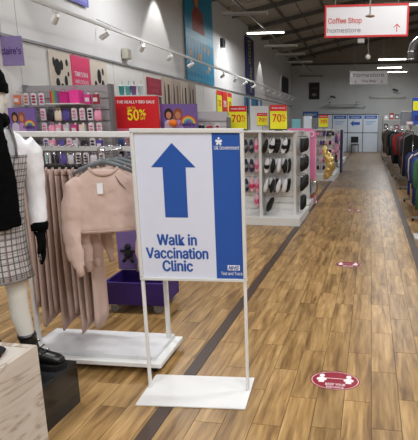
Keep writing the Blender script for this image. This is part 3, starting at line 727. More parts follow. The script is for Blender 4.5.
# black glove with cuff
glove_m = mat('black_knit', (7, 7, 8), .95, spec=.08, noise=.2, scale=60, bump=.4, bscale=160)
for s in (1, -1):
    g = MB()
    q = [(s * .222, -.02, .80), (s * .223, -.022, .765), (s * .226, -.026, .745), (s * .229, -.032, .71), (s * .230, -.036, .68)]
    g.tube(q, [(.037, .037), (.033, .034), (.042, .023), (.047, .024), (.043, .02)], 14)
    for i, (oy, ln) in enumerate(((-.031, .078), (-.011, .09), (.010, .084), (.030, .066))):
        y0 = -.036 + oy
        g.tube([(s * .230, y0, .70), (s * .232, y0 - .003, .70 - ln * .45), (s * .226, y0 - .004 + oy * .3, .70 - ln * .8), (s * .213, y0 - .004 + oy * .4, .70 - ln * 1.08)], [.0125, .0118, .0108, .008], 10)
    g.tube([(s * .226, -.045, .755), (s * .217, -.073, .72), (s * .208, -.088, .688), (s * .203, -.093, .664)], [.016, .0145, .0125, .009], 10)
    g.v = [(x, y, z + HD) for x, y, z in g.v]
    o = g.build('glove', glove_m, mq, smooth=True); remesh(o, .0045, 2)
    MB().tube([(s * .2215, -.017, .815 + HD), (s * .2215, -.018, .80 + HD), (s * .222, -.02, .772 + HD)], [.040, .047, .043], 16).build('glove_cuff', glove_m, o, smooth=True)
# pinafore dress with checks
def plaid():
    m = bpy.data.materials.new('checked_tweed'); m.use_nodes = True; nt = m.node_tree; N = nt.nodes; L = nt.links; b = N['Principled BSDF']
    tc = N.new('ShaderNodeTexCoord'); sp = N.new('ShaderNodeSeparateXYZ'); L.new(tc.outputs['UV'], sp.inputs[0])
    def line(src, freq, width, phase=0.0):
        a = N.new('ShaderNodeMath'); a.operation = 'MULTIPLY_ADD'; a.inputs[1].default_value = freq; a.inputs[2].default_value = phase; L.new(src, a.inputs[0])
        f = N.new('ShaderNodeMath'); f.operation = 'FRACT'; L.new(a.outputs[0], f.inputs[0])
        l = N.new('ShaderNodeMath'); l.operation = 'LESS_THAN'; l.inputs[1].default_value = width; L.new(f.outputs[0], l.inputs[0]); return l.outputs[0]
    cur = None
    base = N.new('ShaderNodeRGB'); base.outputs[0].default_value = lin((196, 192, 190)); cur = base.outputs[0]
    for (ax, fr, wd, ph, colr, fac) in ((0, 34, .22, 0, (34, 32, 36), .85), (1, 34, .22, 0, (34, 32, 36), .85), (0, 26, .1, .45, (90, 84, 86), .7), (1, 26, .1, .45, (90, 84, 86), .7), (0, 13, .06, .7, (170, 110, 110), .6), (1, 130, .45, 0, (120, 116, 116), .35), (0, 130, .45, 0, (120, 116, 116), .35)):
        ln = line(sp.outputs[ax], fr, wd, ph)
        k = N.new('ShaderNodeMath'); k.operation = 'MULTIPLY'; k.inputs[1].default_value = fac; L.new(ln, k.inputs[0])
        mx = N.new('ShaderNodeMix'); mx.data_type = 'RGBA'; L.new(k.outputs[0], mx.inputs[0]); L.new(cur, mx.inputs[6]); mx.inputs[7].default_value = lin(colr); cur = mx.outputs[2]
    L.new(cur, b.inputs['Base Color']); b.inputs['Roughness'].default_value = .9
    return m
pl_m = plaid()
d = MB()
rows = []
for i in range(15):
    z = .50 + i * .043
    q = i / 14
    wx = .178 - .042 * min(1, q / .72) + max(0, q - .72) * .07; wy = .128 - .022 * min(1, q / .72) + max(0, q - .72) * .06
    rows.append((0, -.002, z, wx, wy))
d.stack(rows, 40, uvs=True)
# flute the skirt a little
vs = []
for (x, y, z) in d.v:
    a = math.atan2(y, x); k = 1 + .025 * math.sin(a * 9) * max(0, (.78 - z) / .28); vs.append((x * k, y * k, z))
d.v = vs
dress = d.build('pinafore_dress', pl_m, mq, smooth=True)
for s in (-1, 1):
    stp = MB().tube([(s * .085, -.108, 1.09), (s * .082, -.105, 1.15), (s * .075, -.07, 1.205), (s * .072, 0, 1.225), (s * .075, .06, 1.19), (s * .085, .098, 1.09)], [(.022, .006)] * 6, 8)
    stp.build('shoulder_strap', mat('tweed_trim', (120, 114, 112), .9, noise=.5, scale=80), dress, smooth=True)
MB().stack([(0, -.002, .497, .181, .131), (0, -.002, .509, .18, .13)], 40).build('hem', mat('tweed_trim', (120, 114, 112), .9), dress, smooth=True)
# scarf
sc = MB()
n = 14
sc.tube([(.050 * math.sin(2 * math.pi * k / n), -.012 + .060 * -math.cos(2 * math.pi * k / n), 1.262 + .008 * math.sin(k * 2)) for k in range(n + 1)], .031, 10)
sc.tube([(-.005, -.085, 1.265), (-.005, -.125, 1.20), (.006, -.145, 1.1), (.026, -.145, .98), (.045, -.147, .86), (.058, -.147, .765)], [(.026, .035), (.022, .042), (.02, .05), (.02, .058), (.018, .063), (.016, .065)], 14)
sc.tube([(-.02, -.085, 1.265), (-.045, -.13, 1.20), (-.055, -.145, 1.1), (-.06, -.148, .98), (-.05, -.150, .9)], [(.03, .045), (.026, .055), (.022, .065), (.02, .07), (.018, .07)], 14)
o = sc.build('scarf', glove_m, mq, smooth=True); remesh(o, .008, 3, .014, .04)
# beanie
bn = MB().stack([(0, .002, 1.395, .084, .104), (0, .003, 1.43, .085, .105), (0, .004, 1.47, .078, .098), (0, .008, 1.505, .056, .072), (0, .012, 1.522, .02, .03)], 24).build('beanie', glove_m, mq, smooth=True)
MB().stack([(0, .002, 1.385, .086, .106), (0, .002, 1.39, .09, .11), (0, .002, 1.425, .091, .111), (0, .002, 1.432, .086, .106)], 24).build('beanie_brim', glove_m, bn, smooth=True)
# boots: left boot points to the viewer's right
boot_m = mat('black_leather', (16, 16, 17), .32, noise=.2, scale=20, bump=.15, bscale=30, spec=.6); sole_m = mat('black_rubber', (12, 12, 12), .7)
for s in (1, -1):
    bt = MB()
    ang = R(46) if s > 0 else R(42)
    M = Matrix.Translation((s * .088, .008, 0)) @ Matrix.Rotation(ang, 4, 'Z') @ Matrix.Diagonal((1.18, 1.12, 1.12, 1))
    def tr(ps): return [tuple(M @ Vector(p)) for p in ps]
    bt.tube(tr([(0, 0, .155), (0, 0, .10), (0, -.005, .05)]), [.047, .046, .048], 14)
    bt.tube(tr([(0, .025, .055), (0, -.03, .06), (0, -.085, .05), (0, -.14, .042), (0, -.165, .038)]), [(.036, .04), (.044, .042), (.034, .043), (.028, .04), (.016, .028)], 14)
    o = bt.build('boot', boot_m, mq, smooth=True); remesh(o, .006, 2)
    sl = MB(); outline = [(.0 + .036 * math.cos(a), .035 + .03 * math.sin(a)) for a in [math.pi * k / 6 for k in range(7)]] + [(-.034, -.02), (-.045, -.09)] + [(.046 * math.cos(a), -.13 + .045 * math.sin(a)) for a in [math.pi + math.pi * k / 6 for k in range(7)]] + [(.045, -.09), (.034, -.02)]
    sl.rings([tr([(x, y, 0) for x, y in outline]), tr([(x, y, .026) for x, y in outline])]); sl.build('sole', sole_m, o, bevel=.003)
    for q in range(4):
        zz = .125 - q * .022; yy = -.046 - q * .02
        MB().tube(tr([(-.03, yy + .008, zz - .006), (0, yy - .006, zz + .004), (.03, yy + .008, zz - .006)]), .0035, 6).build('lace', black_pl, o)
        MB().ball(tuple(M @ Vector((.031, yy + .012, zz - .006))), .0045, 8, 5).build('eyelet', chrome, o)
    MB().tube(tr([(0, 0, .15), (0, 0, .165)]), [.05, .049], 16).build('boot_collar', boot_m, o, smooth=True)

# the figure leans: hips and legs stand a little to its right of the head
def lean(z):
    k = max(0, min(1, (1.2 - z) / .6)); return -.074 * k * k * (3 - 2 * k) + .035 * max(0, min(1, (.3 - z) / .25))
for c1 in KIDS(mq):
    for c2 in [c1] + KIDS(c1):
        for v in c2.data.vertices: v.co.x += lean(v.co.z)

# ------------------------------------------------------------------ clothes rack with platform base
RX0, RX1, RY = -2.12, -1.265, 2.575
rk = thing('clothes_rack', 'white garment rack on a wheeled platform behind the poster stand', 'rack', ((RX0 + RX1) / 2, RY, 0), R(2.5))
hw = (RX1 - RX0) / 2
MB().box((.01, -.025, .062), (2 * hw + .08, .38, .028)).build('platform', white, rk, bevel=.004)
MB().box((.0, -.01, .088), (2 * hw + .0, .32, .024)).build('upper_board', mat('board_white', (216, 217, 219), .25, noise=.04), rk, bevel=.004)
for sx in (-1, 1):
    for sy in (-1, 1):
        c = MB().tube([(sx * (hw - .01), sy * .15 - .026, .024), (sx * (hw - .01), sy * .15 - .014, .024)], .022, 12).build('caster', black_pl, rk)
        MB().box((sx * (hw - .01), sy * .15 - .02, .044), (.024, .03, .012)).build('caster_bracket', dark_metal, rk)
    MB().box((sx * (hw - .02), .092 if sx > 0 else -.06, .10 + .66), (.026, .026, 1.32)).build('post', white, rk, bevel=.003)
MB().box((0, 0, 1.432), (2 * hw + .25, .05, .034)).build('top_beam', white, rk, bevel=.004)
MB().box((-.03, .0, 1.347), (2 * hw - .05, .022, .028)).build('hanging_bar', mat('rack_bar', (190, 190, 188), .4), rk, bevel=.003)
MB().tube([(.23, .10, 1.347), (.23, -.26, 1.345), (.23, -.275, 1.36)], .007, 8).build('face_arm', chrome, rk)
blush = mat('blush_jersey', (202, 177, 166), .9, noise=.05, scale=8, bump=.15, bscale=120)
blush2 = mat('blush_rib', (190, 164, 153), .95, noise=.08, scale=40, bump=.3, bscale=200)
hgr = mat('hanger_grey', (96, 102, 106), .35)
rack_m = Matrix.Translation(rk.location) @ Matrix.Rotation(R(2.5), 4, 'Z')
def on_rack(x, y, z): return rack_m @ Vector((x, y, z))
# trouser hanger + trousers, folded and hung by the waist
def trouser_hanger(label):
    t = thing('clip_hanger', label, 'hanger', group='clip hangers along the rack bar')
    MB().tube([(0, 0, -.1), (0, 0, -.03), (0, .018, -.016), (0, .021, .008), (0, .012, .021), (0, -.010, .021), (0, -.021, .010)], .0025, 6).build('hook', chrome, t, smooth=True)
    MB().box((0, 0, -.105), (.008, .20, .014)).build('bar', black_pl, t, bevel=.002)
    for s in (-1, 1): MB().box((0, s * .08, -.12), (.018, .02, .04)).build('clip', black_pl, t, bevel=.002)
    return t
def trousers(label, L_=.98, flare=1.0, seed=0):
    r = random.Random(seed)
    t = thing('trousers', label, 'trousers', group='blush trousers on the garment rack')
    n = 26; rows = []
    ph = r.uniform(0, 6)
    for i in range(15):
        q = i / 14; z = -.13 - q * L_
        rx = .010 + .006 * q * flare + .001 * math.sin(q * 5 + ph); ry = .10 + .015 * q
        ring = []
        for k in range(n):
            a = 2 * math.pi * k / n; c, s_ = math.cos(a), math.sin(a)
            ww = 1 + .22 * math.sin(4 * a + ph) * min(1, q * 3) + .10 * math.sin(7 * a + ph * 2 + q * 2) * q
            ring.append((rx * ww * math.copysign(abs(c) ** .7, c) + .004 * math.sin(q * 4 + ph), ry * math.copysign(abs(s_) ** .9, s_) * (1 + .03 * math.sin(3 * a + ph)), z + (.012 * math.sin(a * 2 + ph) if i == 14 else 0)))
        rows.append(ring)
    o = MB().rings(rows).build('legs', blush, t, smooth=True)
    MB().stack([(0, 0, -.118, .014, .102), (0, 0, -.15, .015, .104), (0, 0, -.155, .012, .10)], 22, .8).build('waistband', blush2, t, smooth=True)
    return t
nT = 9
for k in range(nT):
    # positions left to right along the bar
    x = -.376 + k * .042
    lab_t = {0: 'blush pink trousers hanging nearest the mannequin', nT - 1: 'blush trousers hanging closest to the front sweatshirt'}.get(k, ORD[k] + ' pair of blush trousers counting from the mannequin')
    lab_h = {0: 'black clip hanger nearest the mannequin', nT - 1: 'black clip hanger beside the sweatshirt hanger'}.get(k, ORD[k] + ' black clip hanger counting from the mannequin')
    p = on_rack(x, 0, 1.348); a = R(2.5) + R(10)
    h = trouser_hanger(lab_h); h.location = p; h.rotation_euler = (0, 0, a)
    g = trousers(lab_t, .86 + .15 * ((k * 7) % 10) / 9, rnd.uniform(.8, 1.1), k); g.location = p; g.rotation_euler = (0, 0, a)
# lower pair hung in front, below the sweatshirt (the matching joggers)
for k, (x, yy, a) in enumerate(((.003, 0, 12.5),)):
    p = on_rack(x, yy * .2, 1.348)
    h = trouser_hanger(['black clip hanger holding the joggers left under the sweatshirt', 'black clip hanger holding the joggers right under the sweatshirt'][k]); h.location = p; h.rotation_euler = (0, 0, R(a))
    g = trousers(['blush joggers turned to the front, left below the sweatshirt hem', 'blush joggers turned to the front, right below the sweatshirt hem'][k], .98 - .1 * k, 1.2, 20 + k); g.location = p; g.rotation_euler = (0, 0, R(a))
# sweatshirt
def sweat_hanger(label):
    t = thing('coat_hanger', label, 'hanger', group='grey hangers of the sweatshirts')
    MB().tube([(0, 0, -.06), (0, 0, -.02), (.012, 0, 0), (.02, 0, .015), (.012, 0, .029), (-.006, 0, .031), (-.018, 0, .02)], .003, 6).build('hook', chrome, t, smooth=True)
    MB().tube([(-.19, 0, -.125), (-.12, 0, -.092), (-.04, 0, -.066), (0, 0, -.056), (.04, 0, -.066), (.12, 0, -.092), (.19, 0, -.125)], [(.009, .009), (.012, .012), (.015, .013), (.017, .013), (.015, .013), (.012, .012), (.009, .009)], 10).build('shoulders', hgr, t, smooth=True)
    return t
def sweatshirt(label, tagged):
    t = thing('sweatshirt', label, 'sweatshirt', group='blush cropped sweatshirts')
    b = MB()
    b.stack([(0, 0, -.455, .168, .034), (0, 0, -.44, .182, .04), (0, 0, -.36, .192, .042), (0, 0, -.27, .195, .042), (0, 0, -.2, .195, .04), (0, 0, -.155, .178, .036), (0, 0, -.125, .14, .032), (0, 0, -.1, .1, .028)], 30, .8)
    for s in (-1, 1):
        b.tube([(s * .145, 0, -.165), (s * .19, 0, -.205), (s * .218, -.01, -.31), (s * .232, -.014, -.45), (s * .216, -.028, -.60), (s * .200, -.034, -.66)], [(.05, .034), (.06, .036), (.062, .036), (.057, .034), (.052, .032), (.034, .024)], 14)
    o = b.build('body', blush, t, smooth=True); remesh(o, .008, 3, .028, .09)
    nb = MB(); n = 24
    nb.tube([(.088 * math.cos(2 * math.pi * k / n), -.006 + .036 * math.sin(2 * math.pi * k / n), -.108 - .020 * max(0, -math.sin(2 * math.pi * k / n)) + .018 * abs(math.cos(2 * math.pi * k / n)) ** 2) for k in range(n + 1)], .010, 8)
    nb.build('neckband', blush2, t, smooth=True)
    for s in (-1, 1): MB().tube([(s * .202, -.034, -.65), (s * .194, -.036, -.71)], [(.036, .026), (.032, .024)], 12).build('cuff', blush2, t, smooth=True)
    MB().stack([(0, 0, -.465, .172, .035), (0, 0, -.448, .18, .04)], 30, .8).build('hem', blush2, t, smooth=True)
    MB().box((0, .012, -.108), (.04, .004, .02)).build('neck_label', white_pr, t)
    if tagged:
        MB().box((-.028, -.056, -.205), (.036, .002, .062)).build('price_tag', mat('tag_white', (234, 234, 236), .5), t)
        MB().tube([(.072, -.046, -.135), (.10, -.054, -.18), (.135, -.052, -.215)], [(.002, .003), (.005, .007), (.002, .003)], 6).build('cut_out_slit', mat('dark_blush', (120, 90, 80), .9), t)
    return t
for k in range(4):
    lab = ['front blush cropped sweatshirt with a white price tag', 'blush sweatshirt directly behind the tagged one', 'blush sweatshirt third in the hanging stack', 'rearmost blush sweatshirt next to the poster stand'][k]
    p = on_rack(.23, [-.235, -.145, -.05, .05][k], 1.343)
    a = 28
    h = sweat_hanger('grey hanger of the ' + ['tagged front', 'second', 'third', 'rearmost'][k] + ' sweatshirt on the rack'); h.location = p; h.rotation_euler = (0, 0, R(a)); h.scale = (.82 if k < 3 else .68, .82, .95)
    g = sweatshirt(lab, k == 0); g.location = p; g.rotation_euler = (0, 0, R(a)); g.scale = (.82 if k < 3 else .68, .62, .97)

# purple wheeled bin behind the rack
purp = mat('purple_bin', (56, 34, 110), .5, noise=.05)
t = thing('storage_bin', 'purple wheeled stock trolley behind the garment rack', 'trolley', (-1.84, 3.40, 0), R(3))
def bin_side(a, b): MB().span(a, b).build('side', purp, t, bevel=.004)
bin_side((-.25, -.17, .075), (.25, -.15, .262)); bin_side((-.25, .15, .075), (.25, .17, .262)); bin_side((-.25, -.15, .075), (-.23, .15, .262)); bin_side((.23, -.15, .075), (.25, .15, .262))
MB().span((-.23, -.15, .075), (.23, .15, .09)).build('floor_panel', purp, t)
MB().span((-.26, .13, .275), (.02, .16, .72)).build('back_board', mat('lilac_board', (132, 112, 176), .5), t)
for sx in (-1, 1):
    for sy in (-1, 1):
        MB().tube([(sx * .18, sy * .12 - .012, .036), (sx * .18, sy * .12 + .012, .036)], .036, 14).build('wheel', mat('grey_wheel', (150, 150, 152), .5), t)
        MB().box((sx * .18, sy * .12, .066), (.04, .04, .02)).build('wheel_bracket', chrome, t)
for k, (dx, dz, c, lab) in enumerate(((-.16, .42, (24, 22, 26), 'small black plush toy hung on the purple trolley'), (-.02, .45, (170, 196, 186), 'pale green hair accessory pack on the purple trolley'), (-.05, .33, (120, 110, 110), 'grey accessory pack low on the purple trolley'))):
    m_ = mat('trolley_item%d' % k, c, .7)
    q = thing('accessory_pack' if k else 'plush_toy', lab, 'accessory' if k else 'toy', Vector(t.location) + Vector((dx, .098, dz)))
    if k == 0:
        MB().ball((0, 0, 0), (.04, .02, .045)).build('torso', m_, q, smooth=True); MB().ball((0, 0, .06), (.03, .02, .03)).build('head', m_, q, smooth=True)
        for s in (-1, 1): MB().tube([(s * .025, 0, .02), (s * .065, -.01, .03)], .012, 8).build('arm', m_, q, smooth=True); MB().tube([(s * .02, 0, -.03), (s * .045, -.01, -.07)], .014, 8).build('foot', m_, q, smooth=True)
    else:
        MB().box((0, .01, 0), (.1, .004, .14)).build('card', white_pr if k == 1 else lav, q); MB().ball((0, -.005, -.01), (.035, .014, .045)).build('product', m_, q, smooth=True)

# ------------------------------------------------------------------ accessory gondolas (left background)
slat_m = mat('grey_slatwall', (150, 147, 150), .6, noise=.04)
gpost = mat('grey_upright', (118, 118, 122), .5, .2)
def gondola(name, label, x0, x1, y, ztop, m=slat_m, post=gpost, depth=.4, rows=(), hooks=None, slat=.15):
    """free-standing shelving facing the viewer; slatted back, base shelf, uprights, hooks"""
    t = thing(name, label, 'shelving', ((x0 + x1) / 2, y, 0))
    w = x1 - x0
    MB().box((0, .05, ztop / 2), (w, .03, ztop)).build('back_panel', m, t)
    z = .2
    while z < ztop - .05:
        MB().box((0, .02, z + slat / 2), (w - .02, .03, slat - .012)).build('slat', m, t); z += slat
    for s in (-1, 1): MB().box((s * (w / 2), .04, ztop / 2), (.045, .09, ztop + .02)).build('upright', post, t, bevel=.004)
    MB().box((0, -depth / 2 + .05, .09), (w - .06, depth, .16)).build('base_shelf', m, t, bevel=.005)
    for (hz, hx) in (hooks or []):
        MB().tube([(hx - t.location.x, .02, hz), (hx - t.location.x, -.22, hz), (hx - t.location.x, -.235, hz + .012)], .004, 5).build('hook', chrome, t)
    return t
palette = [((200, 60, 130), 'magenta'), ((228, 150, 180), 'pale pink'), ((34, 30, 40), 'black'), ((190, 186, 196), 'silver'), ((84, 70, 150), 'violet'), ((120, 190, 186), 'mint'), ((150, 44, 60), 'dark red'), ((222, 206, 190), 'cream'), ((60, 80, 140), 'blue'), ((212, 120, 90), 'coral')]
protos = {}
def pack_proto(ci, style):
    key = (ci, style)
    if key in protos: return protos[key], False
    c, nm = palette[ci]; m_ = mat('pack_' + nm.replace(' ', '_'), c, .45, noise=.15, scale=30)
    t = thing('accessory_pack', '', 'accessory')
    card = mat('pack_card', (214, 208, 216), .5)
    if style == 0:      # carded hair clips
        MB().prism([(-.04, -.15), (.04, -.15), (.04, .0), (.012, .015), (-.012, .015), (-.04, 0)], .002, -.002).build('card', card, t)
        for q in range(3): MB().ball((0, -.008, -.03 - q * .04), (.03, .012, .014), 8, 5).build('clip', m_, t, smooth=True)
    elif style == 1:    # hanging bag / pouch
        MB().stack([(0, -.01, -.16, .045, .014), (0, -.012, -.13, .052, .022), (0, -.01, -.05, .05, .016), (0, -.004, -.02, .04, .006)], 14, .7).build('pouch', m_, t, smooth=True)
        MB().tube([(-.025, 0, -.02), (-.02, 0, .012), (.02, 0, .012), (.025, 0, -.02)], .004, 6).build('loop', m_, t)
    elif style == 2:    # head band
        MB().tube([(.05 * math.cos(a), -.005, -.07 + .065 * math.sin(a)) for a in [math.pi * (-.25 + 1.5 * k / 12) for k in range(13)]], [(.008, .014)] * 13, 8).build('band', m_, t, smooth=True)
        MB().ball((.0, -.012, -.008), (.026, .014, .018), 8, 5).build('bow', m_, t, smooth=True)
    else:               # boxed item
        MB().box((0, -.022, -.08), (.085, .04, .13)).build('carton', m_, t, bevel=.003)
        MB().box((0, -.0435, -.085), (.06, .003, .05)).build('window', card, t); MB().box((0, -.002, -.005), (.03, .002, .03)).build('hang_tab', card, t)
    protos[key] = t
    return t, True
STY = ['carded hair clips', 'soft pouch', 'headband', 'boxed accessory']
CNT = {}
def hang_item(ci, style, x, y, z, where, s=1.0, group=''):
    CNT[where] = CNT.get(where, -1) + 1; where = ORD[CNT[where] % 20] + ' ' + where
    t, fresh = pack_proto(ci, style)
    o = t if fresh else copy_tree(t)
    o.location = (x, y, z); o.scale = (s, s, s); o['label'] = '%s %s %s' % (palette[ci][1], STY[style], where); o['group'] = group
    return o
# gondola one (left): rows seen above and below the rack beam
G1Y = 6.0
rowsz = [(1.93, 'on top row of grey slatted shelving'), (1.73, 'on the second row of grey slatted shelving'), (1.54, 'on the third row of grey slatted shelving'), (1.335, 'on the fourth row of grey slatted shelving'), (1.14, 'on the fifth row of grey slatted shelving'), (.93, 'on the lowest row of grey slatted shelving')]
hooks = []
xs1 = [-4.74 + .115 * k for k in range(11)]
for z, _ in rowsz: hooks += [(z, x) for k_, x in enumerate(xs1) if not (z > 1.9 and 4 <= k_ <= 8)]
g1 = gondola('accessory_shelving', 'grey slatted accessory shelving behind the garment rack', -4.8, -3.52, G1Y, 2.03, hooks=hooks)
sets = [[2, 6, 2, 9, 3, 0], [3, 1, 7, 2, 4, 1], [1, 0, 3, 1, 2, 7], [2, 4, 8, 3, 2, 1], [8, 3, 2, 4, 5, 2], [2, 4, 6, 1]]
for ri, (z, wh) in enumerate(rowsz):
    for k, x in enumerate(xs1):
        if ri == 0 and 4 <= k <= 8: continue
        if k < 3 and ri in (1, 2): continue
        hang_item(sets[ri][rnd.randrange(len(sets[ri]))], [3 if ri == 0 else rnd.choice((0, 1, 3)), rnd.choice((0, 1, 3, 0))][rnd.randrange(2)], x, G1Y - .20, z - .026, wh, .98, 'accessories on the grey slatted shelving')
# coloured boxes on top row
def gift_bag(label, x0, x1, y, z0, z1, c, stripes=None):
    t = thing('gift_bag', label, 'bag', ((x0 + x1) / 2, y, z0))
    w, h = x1 - x0, z1 - z0; m_ = mat('bag_%d_%d_%d' % c, c, .4, noise=.12, scale=20)
    MB().prism([(-w/2, 0), (w/2, 0), (w/2, h), (-w/2, h)], -.06, .06).build('bag_body', m_, t, bevel=.004)
    MB().tube([(-w * .2, -.062, h - .01), (-w * .2, -.062, h + .03), (w * .2, -.062, h + .03), (w * .2, -.062, h - .01)], .004, 6).build('handle', m_, t)
    if stripes:
        for k, sc_ in enumerate(stripes):
            xx = -w/2 + w * (k + .5) / len(stripes)
            MB().box((xx, -.0615, h / 2), (w / len(stripes) * .9, .002, h - .01)).build('stripe', mat('stripe_%d' % k, sc_, .4), t)
    return t
MB().box((-4.05 - g1.location.x, -.12, 1.770), (.5, .28, .015)).build('shelf', offwhite, g1)
gift_bag('rainbow striped gift bag on the shelf of the grey shelving', -4.27, -4.145, 5.86, 1.779, 1.945, (110, 130, 110), [(170, 40, 90), (190, 120, 50), (110, 150, 70), (70, 130, 130), (110, 70, 140)])
gift_bag('magenta gift bag between the rainbow bag and pink bag', -4.135, -4.0, 5.86, 1.779, 1.93, (186, 24, 120))
gift_bag('bright pink gift bag on the grey shelving, right of magenta bag', -3.99, -3.85, 5.86, 1.779, 1.95, (226, 60, 150))
# children's advert boards
ad_purple = mat('advert_purple', (116, 92, 160), .45, noise=.04)
def advert(label, c, w, h, rz=0):
    t, fy = front_panel('advert_board', label, 'advert', c, w, h, ad_purple, .02, rz)
    hairs = [(40, 30, 30), (150, 80, 40)]; tops = [(200, 190, 214), (176, 140, 190)]
    for k, xx in enumerate((-.27, -.02)):
        flat('printed_hair', disc(xx * w, .13 * h, .125 * w, .22 * h, 14), mat('hair%d' % k, hairs[k], .6), t, fy - .0004 * k)
        flat('printed_face', disc(xx * w, .10 * h, .075 * w, .13 * h, 14), skin, t, fy - .002)
        flat('printed_top', [((xx - .14) * w, -.48 * h), ((xx + .14) * w, -.48 * h), ((xx + .12) * w, -.14 * h), ((xx + .04) * w, -.06 * h), ((xx - .04) * w, -.06 * h), ((xx - .12) * w, -.14 * h)], mat('adtop%d' % k, tops[k], .6), t, fy - .001 - .0004 * k)
    for q, cc in enumerate(((206, 70, 70), (226, 150, 60), (222, 210, 90), (110, 170, 120), (110, 140, 200))):
        r1 = .22 - .028 * q; r0 = r1 - .026; n = 14; poly = [(.26 * w + r1 * w * math.cos(math.pi * k / n), -.2 * h + r1 * w * math.sin(math.pi * k / n)) for k in range(n + 1)] + [(.26 * w + r0 * w * math.cos(math.pi * k / n), -.2 * h + r0 * w * math.sin(math.pi * k / n)) for k in range(n, -1, -1)]
        mb = MB(); m_ = n + 1; 
        mb.v = [(x, fy - .003, z) for x, z in poly]; mb.f = [(k, k + 1, 2 * m_ - 2 - k, 2 * m_ - 1 - k) for k in range(n)]
        mb.build('rainbow_band', mat('rainbow%d' % q, cc, .5), t)
    text('lettering', "claire's", plum, t, (.22 * w, fy - .004, -.22 * h), width=.4 * w, height=.13 * h, bold=.03)
    return t
p = at_y(25, 121, 5.70); advert('purple advert board with two children beside the mannequin', (p.x - .03, 5.70, p.z), .40, .345)
MB().tube([(-.4, .02, 1.66), (-.4, -.3, 1.66)], .006, 6).build('sign_arm', chrome, g1)
# gondola two with sale board
G2Y = 6.9
hooks = []; xs2 = [-4.05 + .12 * k for k in range(22)]
for z in (1.72, 1.53, 1.34, 1.14): hooks += [(z, x) for x in xs2]
g2 = gondola('accessory_shelving', 'white backed accessory shelving behind the red sale board', -4.12, -1.95 - .2, G2Y, 1.60, hooks=[(z, x) for z, x in hooks if z < 1.6 and x < -2.25], m=mat('pale_slatwall', (190, 188, 190), .6))
for ri, (z, wh) in enumerate(((1.53, 'on the upper row of shelving behind sale board'), (1.34, 'on the middle row of shelving behind sale board'), (1.14, 'on the lower row of shelving behind sale board'))):
    for x in xs2:
        if x > -2.25: continue
        if ri == 0 and any(abs(x - q) < .075 for q in (at_y(179, 116, 6.6).x - .2, at_y(179, 116, 6.6).x + .2)): continue
        hang_item(rnd.choice(((1, 2, 0, 7, 6), (5, 4, 1, 8, 3), (2, 3, 4, 8))[ri]), rnd.choice((0, 1, 3)), x, G2Y - .2, z - .026, wh, 1.0, 'accessories behind the sale board')
# teal cups on a high shelf behind the sale board
MB().box((-3.55 - g2.location.x, -.1, 1.925), (.7, .26, .02)).build('high_shelf', offwhite, g2)
for s in (-.32, .32): MB().box((-3.55 - g2.location.x + s, .03, 1.76), (.03, .03, .34)).build('shelf_post', gpost, g2)
for k, (u, c, nm) in enumerate(((122, (70, 160, 160), 'teal drinks tumbler'), (128.5, (96, 186, 180), 'aqua drinks tumbler'), (134, (120, 90, 150), 'purple drinks tumbler'), (141, (180, 200, 200), 'pale grey drinks tumbler'))):
    p = at_y(u, 95, 6.75)
    t = thing('drinks_tumbler', nm + ' standing above the red sale board', 'tumbler', (p.x, 6.75, 1.936), 0, 'tumblers above the sale board')
    m_ = mat('tumbler%d' % k, c, .3)
    MB().stack([(0, 0, 0, .033, .033), (0, 0, .12, .042, .042), (0, 0, .125, .046, .046), (0, 0, .135, .046, .046)], 16).build('cup', m_, t, smooth=True)
    MB().stack([(0, 0, .136, .044, .044), (0, 0, .15, .03, .03)], 16).build('lid', white, t, smooth=True); MB().tube([(.01, 0, .14), (.016, 0, .21)], .005, 6).build('straw', m_, t)
# red sale board
a, b = at_y(113, 96.5, 6.45), at_y(160, 128, 6.45)
w, h = b.x - a.x, a.z - b.z
t, fy = front_panel('sale_board', 'red sale board with large yellow fifty percent lettering', 'sale sign', ((a.x + b.x) / 2, 6.45, (a.z + b.z) / 2 - .03), w, h + .06, red_pr)
text('lettering', 'THE REALLY BIG SALE', white_pr, t, (0, fy - .001, .39 * h), width=.84 * w, height=.075 * h * 1.2, bold=.02)
text('lettering', 'UP TO', yellow_pr, t, (-.1 * w, fy - .001, .2 * h), width=.18 * w, height=.07 * h, bold=.02)
text('lettering', '50', yellow_pr, t, (-.07 * w, fy - .001, -.02 * h), width=.24 * w, height=.33 * h, bold=.03)
text('lettering', '%', yellow_pr, t, (.14 * w, fy - .001, .05 * h), width=.13 * w, height=.2 * h, bold=.03)
text('lettering', 'OFF', yellow_pr, t, (.14 * w, fy - .001, -.13 * h), width=.11 * w, height=.09 * h, bold=.02)
MB().box((0, fy - .001, -h * .5), (w, .003, .1 * h)).build('pink_strip', mat('pink_strip', (226, 120, 150), .5), t)
for s in (-.3, .3): MB().tube([(s * w, .012, -.1), (s * w, .47, -.1)], .008, 6).build('mount_arm', chrome, t)
a, b = at_y(160, 104, 6.6), at_y(198, 128, 6.6)
t = advert('purple advert board with two children right of sale board', ((a.x + b.x) / 2, 6.6, (a.z + b.z) / 2 - .03), b.x - a.x, a.z - b.z + .06)
for s in (-.2, .2): MB().tube([(s, .01, -.1), (s, .33, -.12)], .008, 6).build('mount_arm', chrome, t)
p = at_y(173, 123, 6.52)
t = thing('orange_pouch', 'round orange pumpkin-shaped pouch in front of advert board', 'pouch', (p.x, 6.52, p.z))
MB().ball((0, 0, 0), (.065, .05, .055), 14, 8).build('body', mat('orange', (232, 120, 30), .6), t, smooth=True); MB().tube([(0, 0, .05), (0, 0, .075)], .012, 8).build('stalk', mat('green', (70, 110, 50), .6), t)

